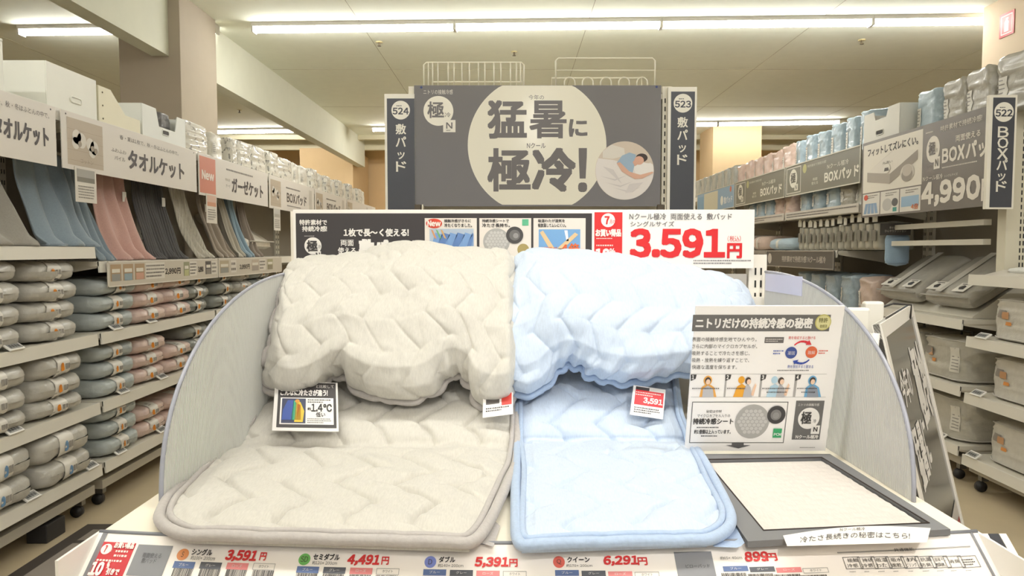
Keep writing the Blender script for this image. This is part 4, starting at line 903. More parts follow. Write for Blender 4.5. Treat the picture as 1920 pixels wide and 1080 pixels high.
def pack_proto(name, label, cat, w, h, d, col, seed, dot=(224, 140, 50), kind='bag', lab=(-.36, .14), noise=.005, a0=-.9, a1=1.3):
    t = thing(name, label, cat, (0, 0, 0)); P = blobP(w, h, d, seed, noise=noise)
    b = MB(); tt = np.linspace(-1, 1, 26)[:, None]; aa = np.linspace(0, 2 * PI, 33)[None]; b.grid(P(tt, aa)[:, ::-1], mat(col, .5, kind)); b.build('cover', t)
    b = MB(); g_ = P(np.linspace(*lab, 6)[:, None], np.linspace(a0, a1, 16)[None], .0025); b.grid(g_[:, ::-1], mat((226, 222, 214), .35, 'print')); o = b.build('paper_band', t)
    b = MB(); l0 = lab[0]; lw = lab[1] - lab[0]
    def patch(x0, x1, q0, q1, c_): b.grid(P(np.linspace(l0 + lw * x0, l0 + lw * x1, 4)[:, None], np.linspace(q0, q1, 5)[None], .0042)[:, ::-1], mat(c_, .4, 'print'))
    k = np.linspace(0, 2 * PI, 14); cx, ca, rx, ra = l0 + lw * .40, -.05, lw * .12, .15
    pts = P(cx + rx * np.cos(k[:-1]), ca + ra * np.sin(k[:-1]), .0044); b.add(pts.tolist(), [tuple(range(13))], mat(dot, .4, 'print'))
    patch(.62, .80, -.1, .04, (150, 146, 140)); patch(.84, .95, -.1, .04, (150, 146, 140)); patch(.35, .70, .62, .72, (170, 166, 160)); patch(.45, .62, .8, .95, (160, 156, 150)); patch(.66, .9, -.6, -.42, (90, 88, 86)); patch(.2, .5, -.55, -.48, (170, 166, 160))
    b.build('label_print', o); return Proto(t)
GR = (186, 183, 175)
pg = pack_proto('blanket_pack', 'x', 'blanket pack', .315, .090, .36, GR, 1)
pb = pack_proto('blanket_pack', 'x', 'blanket pack', .315, .088, .36, (176, 183, 182), 2)
pp_ = pack_proto('blanket_pack', 'x', 'blanket pack', .315, .088, .36, (216, 192, 183), 3)
pe = pack_proto('blanket_pack', 'x', 'blanket pack', .315, .088, .36, (142, 144, 138), 4)
pl = pack_proto('blanket_pack', 'x', 'blanket pack', .330, .115, .40, GR, 5)
pz = pack_proto('blanket_pack', 'x', 'blanket pack', .350, .140, .42, GR, 6, dot=(110, 150, 190))
RR = random.Random(4)
def stack(proto, cname, shelf, col_name, y, z, n, h, hs=None):
    for i in range(n):
        pos = ORD[n - 1 - i] if n > 1 else 'only'
        where = 'topmost' if i == n - 1 else ('bottom' if i == 0 else f'{pos} from top')
        k = RR.uniform(.97, 1.02); sc = (k, RR.uniform(.98, 1.02), hs[i] if hs else RR.uniform(.96, 1.03))
        proto.put((LX - .20 + RR.uniform(-.012, .012), y + RR.uniform(-.008, .008), z), PI / 2 + RR.uniform(-.05, .05), f'{cname} blanket pack, {where} in {col_name}, {shelf} shelf', f'banded blanket packs on the towel side shelves', sc)
        z += h * (sc[2]) - .004
# upper row
cols = [(2.17, pg, 'grey', 4, 'nearest grey stack'), (2.49, pg, 'grey', 4, 'second grey stack'), (2.72 + .10, pg, 'grey', 4, 'grey stack beside the joint')]
for shelf, z, ncol, pr_, h, hs in (('upper', .821, (4, 4, 4), pg, .088, None), ('middle', .506, (3, 3, 3), pl, .100, [.75, .9, .95]), ('bottom', .221, (2, 2, 2), pz, .125, [.85, .95])):
    for (y, nm, n) in zip((2.20, 2.545, 2.90), ('outermost stack', 'second stack', 'stack by the grey bay end'), ncol):
        stack(pr_, 'light grey', shelf, nm, y, z, n, h, hs)
for shelf, z, lay in (('upper', .821, ((pb, 'pale blue', 3), (pp_, 'pink', 3), (pp_, 'pink', 3), (pe, 'grey green', 3))), ('middle', .506, ((pb, 'pale blue', 3), (pp_, 'pink', 3), (pp_, 'pink', 2), (pe, 'grey green', 3))), ('bottom', .221, ((pb, 'pale blue', 3), (pp_, 'pink', 2), (pp_, 'pink', 2), (pe, 'grey green', 2)))):
    for i, (y, (pr_, cn, n)) in enumerate(zip((3.345, 3.655, 3.965, 4.235 if 0 else 4.22), lay)):
        nm = (f'stack by the bay joint', f'stack next to blue', f'third stack', f'far end stack')[i]
        stack(pr_, cn, shelf, nm, y, z, n, .086)
for i, y in enumerate((4.62, 4.95, 5.28)):
    for z in (.821, .506): stack((pe, pg, pb)[i], ('grey green', 'light grey', 'pale blue')[i], 'upper' if z > .6 else 'middle', ('nearest stack', 'middle stack', 'far stack')[i] + ' of third unit', y, z, 3, .086)

# electronic shelf tags clipped on the lips
def shelf_tag(x, y, z, sgn, label):
    t = thing('shelf_tag', label, 'shelf tag', (x, y, z), 'shelf edge tags'); R_ = Vector((0, 1, 0)) if sgn < 0 else Vector((0, -1, 0)); U_ = Vector((-.8 * -sgn * -1, 0, .55)).normalized() if sgn > 0 else Vector((-.8, 0, .55)).normalized()
    if sgn > 0: U_ = Vector((.8, 0, .55)).normalized()
    N_ = R_.cross(U_); O_ = Vector((x, y, z)) - R_ * .04
    b = MB(); b.slab(O_ + N_ * .006, R_, U_, N_, .08, .042, .007, mat((236, 234, 228), .35)); b.build('case', t, bevel=.002)
    b = MB(); b.slab(O_ + R_ * .008 + U_ * .007 + N_ * .0075, R_, U_, N_, .064, .028, .001, mat((150, 150, 146), .3, 'print')); o = b.build('screen', t)
    b = MB()
    for k in range(4): b.slab(O_ + R_ * (.012 + .014 * k) + U_ * .013 + N_ * .0082, R_, U_, N_, .010, .014, .0004, mat((70, 70, 70), .4, 'print'))
    b.build('digits', o, kind='stuff')
for i, (y, z, ds) in enumerate(((3.30, .822, 'below the pale blue stack on the upper shelf'), (3.62, .822, 'below the pink stack on the upper shelf'), (2.62, .822, 'at the frame edge on the upper grey shelf'), (3.34, .507, 'below the pale blue stack on the middle shelf'), (3.72, .507, 'below the pink stack on the middle shelf'), (2.60, .507, 'under the grey packs on the middle shelf'), (3.30, .222, 'below the pale blue stack on the bottom shelf'), (3.70, .222, 'below the pink stack on the bottom shelf'), (2.68, .222, 'under the large grey packs on the bottom shelf'), (3.07, .222, 'at the bay joint on the bottom grey shelf'))):
    shelf_tag(LX + .001, y, z, -1, 'small white electronic shelf tag ' + ds)
for i, (y, z, ds) in enumerate(((3.36, .771, 'under the upper clear duvet bag'), (3.38, .486, 'under the middle clear duvet bag'), (3.40, .171, 'under the lowest clear duvet bag'), (3.70, .191, 'under the crumpled grey duvet bag'))):
    shelf_tag(2.279 if i < 3 else 2.299, y, z, 1, 'small white electronic shelf tag ' + ds)

# ------------------------------------------------------------------ boards over the towels
WB = (222, 216, 208)
def cotton(s, a0, c0, a1, c1):
    s.rectL(a0, c0, a1, c1, (184, 170, 150), 1, 'picture'); w_, h_ = a1 - a0, c1 - c0
    for k in range(4): s.rectL(a0, c0 + h_ * (.1 + .22 * k), a1, c0 + h_ * (.11 + .22 * k), (170, 154, 134), 2, 'picture')
    for x, y, r_ in ((.25, .62, .12), (.38, .56, .13), (.22, .48, .10), (.62, .52, .11), (.74, .46, .12), (.68, .36, .10)): s.discL(a0 + w_ * x, c0 + h_ * y, w_ * r_, (212, 206, 196), 3, 'picture')
    for x, y in ((.33, .48), (.68, .44), (.78, .40)): s.discL(a0 + w_ * x, c0 + h_ * y, w_ * .05, (150, 136, 118), 4, 'picture')
s = side_board(-1, LX + .012, 2.87, 1.55, 1.545, 1.785, 'shelf_board', 'white board reading towel blanket, cut off by the frame edge', face=WB); w_ = s.w
s.textL('タオルケット', w_ - .345, .07, w_ - .05, .145, (66, 58, 58), .03); s.textL('春・夏は1枚で、秋・冬はふとんの中で。', w_ - .46, .185, w_ - .04, .208, (110, 104, 100), 0); s.discL(w_ - .03, .226, .004, (60, 56, 56), 2, 'pins'); s.done()
s = side_board(-1, LX + .012, 4.135, 2.905, 1.545, 1.785, 'shelf_board', 'white towel blanket board with a cotton picture on its near end', face=WB); w_ = s.w
cotton(s, .035, .02, .29, .218); s.textL('コットン', .12, .034, .21, .052, (150, 136, 120), 0, 5); s.textL('タオルケット', .50, .055, 1.07, .145, (66, 58, 58), .03); s.textL('春・夏は1枚で、秋・冬はふとんの中で。', .43, .185, 1.01, .207, (110, 104, 100), 0)
s.textL('ふわふわ', .355, .118, .48, .136, (120, 114, 110), 0); s.textL('パイル', .38, .082, .47, .102, (120, 114, 110), 0); s.discL(.03, .228, .004, (60, 56, 56), 2, 'pins'); s.discL(w_ - .03, .228, .004, (60, 56, 56), 2, 'pins'); s.done()
s = side_board(-1, LX + .012, 5.335, 4.165, 1.535, 1.785, 'shelf_board', 'white gauze blanket board with a salmon square reading New', face=WB); w_ = s.w
s.rectL(.01, .015, .235, .235, (206, 130, 108), 1, 'picture'); s.textL('New', .04, .10, .205, .15, (240, 226, 216), .06, 3); s.textL('ガーゼケット', .49, .055, 1.06, .15, (66, 58, 58), .035); s.finelinesL(.40, .185, 1.1, .21, 1, (130, 124, 120), 2); s.textL('やわらか', .38, .12, .46, .14, (130, 124, 120), 0); s.textL('ガーゼ', .39, .08, .46, .1, (130, 124, 120), 0); s.done()
for i, (y0, y1) in enumerate(((5.365, 6.58), (6.61, 7.85), (7.88, 9.3))):
    s = side_board(-1, LX + .012, y1, y0, 1.53, 1.785, 'shelf_board', ('white board reading BOX pad right after the gauze blanket board', 'second white BOX pad board towards the back wall', 'last small white board beside the back wall')[i], face=WB); w_ = s.w
    cotton(s, .03, .02, .27, .225)
    if i < 2: s.textL('BOXパッド', .42, .07, .96, .155, (84, 78, 76), .03); s.finelinesL(.40, .18, .98, .205, 1, (130, 124, 120)); s.finelinesL(.42, .035, .98, .055, 1, (150, 144, 140))
    s.rectL(1.05, .02, 1.14, .225, (196, 190, 180), 1, 'picture'); s.done()

# price strips at shelf height
def strip(y0, y1, z0, z1, label, items):
    s = side_board(-1, LX + .014, y1, y0, z0, z1, 'price_strip', label, face=(206, 198, 184), cat='price card'); w_, h_ = s.w, s.h
    s.outL(0, 0, w_, h_, .006, (226, 220, 210), 1)
    for it in items:
        if it[0] == 'pic': s.rectL(it[1], h_ * .22, it[2], h_ * .88, it[3], 1, 'picture'); s.rectL(it[1] + .01, h_ * .22, it[2] - .01, h_ * .5, it[4], 2, 'picture'); s.rectL(it[1] + .012, h_ * .55, it[2] - .012, h_ * .7, (226, 220, 208), 2, 'picture')
        elif it[0] == 'lines': s.rectL(it[1] - .004, h_ * .2, it[2] + .004, h_ * .9, (224, 218, 208), 1); s.finelinesL(it[1], h_ * .25, it[2], h_ * .85, it[3], (110, 104, 98), 2, seed=int(it[1] * 100))
        else: s.textL(it[1], it[2], h_ * .34, it[3], h_ * .62, (62, 56, 54), .03)
    s.done()
strip(3.20, 4.40, 1.03, 1.15, 'long price strip with bedding pictures reading 2,990 yen', [('pic', .02, .11, (176, 150, 120), (150, 150, 146)), ('pic', .125, .215, (176, 150, 120), (150, 170, 180)), ('pic', .23, .32, (176, 150, 120), (206, 160, 140)), ('lines', .335, .52, 4), ('txt', '2,990円', .53, .70), ('pic', .74, .81, (160, 160, 130), (190, 190, 140)), ('lines', .82, .90, 4), ('txt', '3,990', .92, .99), ('pic', 1.02, 1.10, (90, 86, 84), (140, 134, 126)), ('lines', 1.11, 1.18, 3)])
strip(4.41, 5.62, 1.03, 1.15, 'farther price strip that ends at the grey pad, reading 2,990', [('pic', .02, .16, (180, 166, 140), (150, 150, 144)), ('lines', .2, .28, 2), ('txt', '2,990円', .34, .52), ('pic', .56, .70, (190, 176, 160), (170, 160, 150)), ('lines', .72, .84, 3), ('pic', .88, 1.0, (170, 166, 130), (150, 140, 120))])

# ------------------------------------------------------------------ hanging towel blankets
def towel(label, y0, y1, col, seed, flare=.10, zt=1.62, zb=1.222, kind='fabric', xt=-2.02, xb=-1.915, folds=3, tagy=None, foot=.05):
    nu, nv = 60, 40; u = np.linspace(0, 1, nu)[:, None]; v = np.linspace(0, 1, nv)[None]
    yc = (y0 + y1) / 2; hw = (y1 - y0) / 2 * (.90 + .16 * v ** 1.5); Y = yc + (u * 2 - 1) * hw + flare * v ** 2
    X = xt + (xb - xt) * (v ** 1.6) + .020 * np.sin(u * folds * 2 * PI + seed + 1.3 * v) * (.4 + .6 * v) + .01 * vnoise(u * 8 + 0 * v, v * 3 + 0 * u, seed)
    X = X + foot * np.clip((v - .88) / .12, 0, 1) ** 1.5 * (0.5 + .5 * np.sin(u * folds * 2 * PI + seed))
    X = np.minimum(X, LX - .004)
    Z = zt + (zb - zt) * v + 0 * u + .006 * np.sin(u * 9 + seed) * v
    t = thing('towel_blanket', label, 'blanket', (xb, yc, zb), 'towel blankets hanging on display')
    b = MB(); b.grid(np.stack([X + 0 * Z, Y + 0 * Z, np.maximum(Z, zb + .001)], -1), mat(col, .9, kind)); o = b.build('cloth', t, solid=.006)
    b = MB(); e = [Vector((X[i, -1], Y[i, -1], zb + .007)) for i in range(0, nu, 2)]; b.tube(e, .006, mat(tuple(int(c_ * .9) for c_ in col), .9, 'fabric'), 6); b.build('hem', t)
    b = MB(); b.tube([(xt + .0, y0, zt + .01), (xt, y1, zt + .01)], .008, mat((200, 196, 186), .4), 8); b.build('hanging_rod', t)
    if tagy is not None:
        b = MB(); z_ = 1.50; b.box(-1.985, -1.983, tagy, tagy + .035, z_ - .05, z_, mat((220, 216, 208), .4)); b.build('care_tag', t)
ZS = 1.217; ZS2 = 1.152
towel('mid grey towel blanket hanging at the frame edge', 2.20, 2.72, (150, 146, 138), 1, .03, zb=ZS)
towel('dusty blue towel blanket hanging behind a display card', 2.80, 3.13, (140, 154, 164), 2, .03, zb=ZS, folds=3)
towel('dusty blue towel blanket end overlapping the pink one', 3.14, 3.26, (140, 154, 164), 12, .05, zb=ZS2, folds=2)
towel('dusty pink towel blanket between the blue and the charcoal ones', 3.30, 3.62, (200, 162, 152), 3, .05, zb=ZS2, folds=3, tagy=3.55)
towel('charcoal grey textured blanket beside the pink one', 3.68, 4.04, (88, 86, 86), 4, .02, zb=ZS2, kind='rib', tagy=3.95)
towel('cream ribbed blanket flaring out at the hem', 4.10, 4.30, (206, 200, 186), 5, .12, zb=ZS2, kind='rib')
towel('taupe grey blanket next to the cream ribbed one', 4.42, 4.66, (158, 146, 132), 6, .08, zb=ZS2, tagy=4.5)
towel('pale oatmeal narrow blanket among the far towels', 4.72, 4.84, (186, 180, 166), 7, .06, zb=ZS2, folds=2)
towel('light blue narrow blanket among the far towels', 4.88, 4.99, (152, 174, 188), 8, .08, zb=ZS2, folds=2)
towel('brown grey narrow blanket at the far end of the towels', 5.08, 5.22, (140, 128, 116), 9, .04, zb=ZS2, folds=2)
for i, (y, z0, z1, c_, lb) in enumerate(((2.98, 1.41, 1.56, (120, 116, 104), 'card with a city picture in front of the blue towel blanket'), (4.25, 1.37, 1.55, (206, 150, 120), 'slim white and orange card below the New board'), (5.45, 1.36, 1.54, (176, 172, 160), 'narrow white card hanging before the slanted mattress'))):
    s = side_board(-1, LX + .016, y + .15, y, z0, z1, 'hanging_card', lb, cat='card', face=(218, 212, 202), th=.002); w_, h_ = s.w, s.h
    s.rectL(w_ * .08, h_ * .58, w_ * .92, h_ * .95, c_, 1, 'picture'); s.rectL(w_ * .08, h_ * .72, w_ * .92, h_ * .95, tuple(int(q * .6 + 90) for q in c_), 2, 'picture'); s.finelinesL(w_ * .12, h_ * .1, w_ * .88, h_ * .5, 5, (140, 134, 126), 2, seed=i); s.done()
# slanted mattress and a bag behind it
def slab_goods(name, label, cat, pts, th, col, rough=.6, kind='bag', seed=1, sag=.0):
    """soft slab: pts = four corners of the upper face, front pair first"""
    A_, B_, C_, D_ = (Vector(p_) for p_ in pts); n = (B_ - A_).cross(D_ - A_).normalized(); 
    if n.z < 0: n = -n
    t = thing(name, label, cat, tuple((A_ + B_) / 2))
    nu, nv = 30, 30; b = MB(); P = np.zeros((nu * 2, nv, 3))
    U = np.linspace(0, 1, nu); V = np.linspace(0, 1, nv)
    for i in range(nu * 2):
        top = i < nu; u = U[i] if top else U[2 * nu - 1 - i]
        for j, v_ in enumerate(V):
            p_ = (A_ * (1 - u) + B_ * u) * (1 - v_) + (D_ * (1 - u) + C_ * u) * v_
            e = (1 - abs(2 * u - 1) ** 7) ** .4 * (1 - abs(2 * v_ - 1) ** 9) ** .4
            P[i, j] = p_ + n * ((th / 2) * (e if top else -e) - th / 2)
    P += (.004 * vnoise(P[..., 1] * 9 + 20, P[..., 2] * 9 + P[..., 0] * 9 + 20, seed))[..., None] * np.array(n)
    b.grid(P, mat(col, rough, kind), closed_u=True); o = b.build('cover', t)
    return t, A_, B_, C_, D_, n
t, A_, B_, C_, D_, n = slab_goods('mattress', 'white mattress corner slanting down behind the far towels', 'mattress', [(-1.92, 5.08, 1.27), (-1.92, 5.60, 1.27), (-2.30, 5.60, 1.50), (-2.30, 5.08, 1.50)], .09, (214, 206, 190), seed=8)
b = MB(); b.tube([A_ + n * .0, B_ + n * .0], .006, mat((190, 182, 166), .7, 'fabric'), 6); b.build('piping', t)

# ------------------------------------------------------------------ storage bins on top of the towel shelves
def bin_(label, y0, y1, z0, z1, x0, x1, col, notch=None, slot=None, sgn=-1, group='storage bins on top of the shelves', slant=None, rim=True, th=.006, lid=False):
    """open box; the aisle face is at x1 (towel side) or x0 (522 side)"""
    t = thing('storage_bin', label, 'storage bin', ((x0 + x1) / 2, (y0 + y1) / 2, z0), group); m = mat(col, .4)
    xf = x1 if sgn < 0 else x0; xb_ = x0 if sgn < 0 else x1; w_ = y1 - y0; h_ = z1 - z0
    poly = [(y0, z0), (y1, z0), (y1, z1), (y0, z1)]
    if notch: a, c_, dp = notch; poly = [(y0, z0), (y1, z0), (y1, z1), (y0 + w_ * c_, z1), (y0 + w_ * (c_ - .06), z1 - h_ * dp), (y0 + w_ * (a + .06), z1 - h_ * dp), (y0 + w_ * a, z1), (y0, z1)]
    if slant: poly = [(y0, z0), (y1, z0), (y1, z0 + h_ * slant), (y0 + w_ * .62, z0 + h_ * slant), (y0 + w_ * .28, z1), (y0, z1)]
    b = MB(); xa, xc = (xf - th, xf) if sgn < 0 else (xf, xf + th)
    b.prism(poly, xa, xc, 'x', m); o = b.build('front_wall', t, bevel=.002)
    if slot:
        sy, sz, sw, shh, c2 = slot; cy, cz = y0 + w_ * sy, z0 + h_ * sz; pr = [(cy + sw / 2 * (1 if math.cos(k) > 0 else -1) * .7 + .3 * sw / 2 * math.cos(k) + (0), cz + shh / 2 * math.sin(k)) for k in [2 * PI * q / 24 for q in range(24)]]
        xs0 = xf + (.0008 if sgn < 0 else -.0008); k_ = MB(); k_.prism(pr, min(xf, xs0), max(xf, xs0), 'x', mat(c2, .6)); k_.build('hand_slot', o)
        k_ = MB(); k_.tube([(xs0, p_[0], p_[1]) for p_ in pr], .0035, m, 6, True); k_.build('slot_rim', o)
    b = MB(); b.prism(poly if slant else [(y0, z0), (y1, z0), (y1, z1), (y0, z1)], *((xb_, xb_ + th) if sgn < 0 else (xb_ - th, xb_)), 'x', m); b.build('back_wall', t)
    lo, hi = min(xf, xb_) + th, max(xf, xb_) - th
    for yy, zz in ((y0, z1), (y1 - th, z0 + h_ * slant if slant else z1)): b = MB(); b.box(lo, hi, yy, yy + th, z0, zz, m); b.build('side_wall', t)
    b = MB(); b.box(lo, hi, y0 + th, y1 - th, z0, z0 + th, m); b.build('bottom', t)
    if lid: b = MB(); b.box(lo - .008, hi + .004, y0 - .006, y1 + .006, z1, z1 + .012, m); b.build('lid', t, bevel=.004)
    return t
ZT = 1.792
bin_('white storage bin at the frame edge, first on the towel shelves', 2.20, 2.62, ZT, 1.975, -2.34, LX - .012, (232, 232, 222), lid=True)
bin_('large white storage bin with an oval grip above the towel boards', 2.86, 3.20, ZT, 1.972, -2.36, LX - .012, (236, 236, 226), slot=(.55, .32, .075, .024, (246, 246, 238)), lid=False)
b_ = bin_('cream magazine bin with a slanted shoulder and three rivets', 3.215, 3.57, ZT, 1.957, -2.30, LX - .012, (232, 226, 198), slant=.42)
b = MB()
for z in (1.81, 1.87, 1.93): b.tube([(LX - .012, 3.245, z), (LX - .010, 3.245, z)], .004, mat((120, 110, 84), .5), 8)
b.build('rivets', b_)
bin_('white bin with a deep front notch full of dark packs', 3.59, 4.06, ZT, 1.955, -2.30, LX - .012, (230, 232, 226), notch=(.30, .80, .55), slot=(.5, .30, .075, .026, (70, 68, 66)))
bin_('white bin with notched front between blue bags over the 4,990 board', 4.22, 4.64, 1.862, 2.09, 2.33, 2.74, (214, 212, 202), notch=(.30, .72, .25), slot=(.52, .38, .09, .03, (60, 58, 56)), sgn=1)

def bagP(w, d, h, seed, noise=.010, topn=.02, taper=.10):
    def P(a, v, off=0.):
        a, v = np.broadcast_arrays(np.asarray(a, float), np.asarray(v, float))
        c_, q = np.cos(a), np.sin(a); p = 4.6
        s_ = np.clip((1.0005 - v) / .05, 0, 1) ** .45 * (np.clip(v / .04, 0, 1) ** .4 * .12 + .88) * (1 - taper * .5 * v)
        rid = lambda x, y, k: 1 - np.abs(vnoise(x, y, k)) * 2
        n = noise * (.5 * vnoise(np.cos(a) * 1.5 + 9, np.sin(a) * 1.5 + v * 2 + 9, seed) + .45 * rid(np.cos(a) * 3 + 9 + v, np.sin(a) * 3 + v * 5 + 9, seed + 1) * (.5 + v) + .3 * rid(np.cos(a) * 7 + 19, np.sin(a) * 7 + v * 8 + 19, seed + 2)) + off
        x = np.sign(c_) * np.abs(c_) ** (2 / p) * (w / 2 * s_ + n * (s_ > .1)); y = np.sign(q) * np.abs(q) ** (2 / p) * (d / 2 * s_ + n * (s_ > .1))
        z = h * v + topn * np.clip(v - .7, 0, 1) * 3.3 * vnoise(x * 14 + 9, y * 14 + 9, seed + 5)
        return np.stack([x, y, z], -1)
    return P
def bag_proto(name, cat, w, d, h, col, seed, kind='bag', card=True, cardc=(220, 216, 206), noise=.010, handle=False, box=False, topn=.02):
    t = thing(name, 'x', cat, (0, 0, 0)); P = bagP(w, d, h, seed, noise, topn)
    aa = np.linspace(0, 2 * PI, 41)[:, None]; vv = np.linspace(0, 1, 26)[None]; b = MB(); b.grid(P(aa, vv), mat(col, .5, kind)); o = b.build('bag', t)
    if card:
        b = MB(); g_ = P(np.linspace(-PI / 2 - .55, -PI / 2 - .12, 5)[:, None] if not box else np.linspace(-PI / 2 + .15, -PI / 2 + .55, 5)[:, None], np.linspace(.22, .62 if not box else .78, 8)[None], .003); b.grid(g_, mat(cardc, .4, 'print')); k = b.build('label_card', t)
        b = MB()
        for q in np.linspace(.28, .56, 5): b.grid(P((np.linspace(-PI / 2 - .50, -PI / 2 - .2, 4) if not box else np.linspace(-PI / 2 + .2, -PI / 2 + .5, 4))[:, None], np.linspace(q, q + .02, 3)[None], .0045), mat((150, 146, 140), .5, 'print'))
        b.build('fine_print', k, kind='stuff')
    if box:      # printed product picture and an orange mark
        b = MB(); A0, A1 = -PI / 2 - .62, -PI / 2 - .05
        b.grid(P(np.linspace(A0 + .16, A1 - .06, 4)[:, None], np.linspace(.52, .70, 4)[None], .003), mat((140, 134, 126), .5, 'print')); b.grid(P(np.linspace(A1 - .14, A1, 3)[:, None], np.linspace(.50, .66, 3)[None], .0045), mat((196, 150, 110), .5, 'print'))
        b.grid(P(np.linspace(A1 - .05, A1 + .03, 3)[:, None], np.linspace(.36, .44, 3)[None], .003), mat((222, 150, 80), .5, 'print')); b.build('product_picture', t)
    if handle:
        b = MB(); b.tube([(-.05, -d * .1, h * .985), (-.045, -d * .1, h + .022), (.045, -d * .1, h + .022), (.05, -d * .1, h * .985)], .006, mat((84, 82, 80), .6), 6); b.build('handle', t)
        b = MB()
        for q in (.06, .93): b.tube([tuple(P(a_, q, .003)) for a_ in np.linspace(0, 2 * PI, 40)[:-1]], .0028, mat((200, 196, 188), .5), 6, True)
        b.build('piping', t)
    return Proto(t)
TOPB = {'blue': bag_proto('bedding_bag', 'bedding bag', .19, .30, .275, (164, 182, 192), 3), 'grey': bag_proto('bedding_bag', 'bedding bag', .21, .30, .275, (170, 166, 154), 8, noise=.014), 'pink': bag_proto('bedding_bag', 'bedding bag', .20, .28, .25, (210, 184, 170), 13), 'pale': bag_proto('bedding_bag', 'bedding bag', .19, .28, .26, (176, 176, 166), 17)}
def row(lst, x, z, rot, side_txt, group):
    cnt = {}
    tot = {}
    for c_, *_ in lst: tot[c_] = tot.get(c_, 0) + 1
    for c_, y, w_, dz in lst:
        cnt[c_] = cnt.get(c_, 0) + 1; k = cnt[c_]
        nm = {'blue': 'pale blue', 'grey': 'light grey', 'pink': 'pale pink', 'pale': 'greenish grey'}[c_]
        o_ = '' if tot[c_] == 1 else f', {ORD[k - 1]} nearest'
        TOPB[c_].put((x, y, z), rot + RR.uniform(-.08, .08), f'{nm} bedding bag {side_txt}{o_}', group, (w_ / .20, 1, dz * RR.uniform(.98, 1.03)))
row([('grey', 3.35, .29, 1.06), ('grey', 3.61, .23, 1.0), ('grey', 3.82, .20, .98), ('blue', 4.06, .26, 1.0)], 2.54, 1.862, -PI / 2, 'standing over the 4,990 board', 'bedding bags over the 4,990 board')
row([('blue', 4.76, .18, 1.1), ('blue', 4.96, .2, 1.08), ('blue', 5.19, .2, 1.04), ('blue', 5.42, .2, 1.0), ('blue', 5.64, .2, 1.02), ('blue', 5.85, .17, .98)], 2.54, 1.862, -PI / 2, 'on top of the third 522 unit', 'blue bedding bags on top of the shelves')
row([('pink', 6.12, .25, 1.05), ('pink', 6.38, .22, 1.0), ('pink', 6.62, .22, 1.0), ('pink', 6.86, .22, 1.0), ('pink', 7.12, .26, 1.02), ('pink', 7.38, .2, .95)], 2.54, 1.862, -PI / 2, 'on top of the fourth 522 unit', 'pink bedding bags on top of the shelves')
row([('pale', 7.62 + .24 * k, .22, 1.0) for k in range(9)], 2.54, 1.862, -PI / 2, 'on top of the far 522 units', 'greyish bags on top of the far shelves')
# second tier behind the price rail
row([('pale', 4.72, .2, .72), ('grey', 4.93, .19, .68), ('blue', 5.15, .22, .70), ('blue', 5.40, .22, .72), ('blue', 5.63, .2, .70)], 2.50, 1.502, -PI / 2, 'in the tier under the nearer BOX board', 'bags in the tier under the BOX boards')
row([('pink', 5.98, .2, .7), ('pink', 6.2, .2, .7), ('blue', 6.42, .2, .7), ('blue', 6.64, .2, .7), ('blue', 6.86, .2, .7), ('pale', 7.06, .2, .7)], 2.50, 1.502, -PI / 2, 'in the tier under the farther BOX board', 'bags in the tier under the farther BOX board')
# patterned soft packs on the towel side top
ink = bag_proto('printed_bag', 'bedding bag', .24, .34, .19, (216, 212, 200), 21, kind='ink', card=False, noise=.008, topn=.01)
wht = bag_proto('printed_bag', 'bedding bag', .22, .30, .18, (222, 218, 206), 25, kind='bag', card=True, noise=.008, topn=.01)
yy = 4.25; k = 0
for w_, pr_, kd in ((.40, ink, 'printed'), (.22, wht, 'plain white'), (.12, ink, 'printed'), (.30, ink, 'printed'), (.42, ink, 'printed'), (.26, ink, 'printed'), (.44, ink, 'printed'), (.24, wht, 'plain white'), (.30, wht, 'plain white')) + tuple((.24, (ink, wht)[q % 2], ('printed', 'plain white')[q % 2]) for q in range(10)):
    pr_.put((-2.06, yy, ZT - .001), PI / 2 + RR.uniform(-.06, .06), f'{kd} soft pack on the towel shelves, {ORD[k] if k < 15 else ("sixteenth", "seventeenth", "eighteenth", "nineteenth")[k - 15]} beyond the notched bin', 'soft packs on top of the towel shelves', (w_ / .24, .9, RR.uniform(.95, 1.05))); k += 1
    yy += w_ / 2 + .13 + .0
# dark packs in the notched bin
dk_ = bag_proto('dark_pack', 'pack', .16, .3, .15, (110, 108, 108), 31, card=False, topn=.01)
for i, y in enumerate((3.71, 3.91)): dk_.put((-2.08, y, ZT + .007), PI / 2, ('pale printed', 'charcoal')[i] + f' wrapped pack inside the notched white bin, {("nearer", "farther")[i]} one', 'packs in the notched bin', (1, 1, 1 + .12 * i))
for i, y in enumerate((4.34, 4.50)): dk_.put((2.52, y, 1.869), -PI / 2, f'dark wrapped pack inside the notched bin over the 4,990 board, {("nearer", "farther")[i]} one', 'packs in the bin over the board', (.9, 1, 1.25))

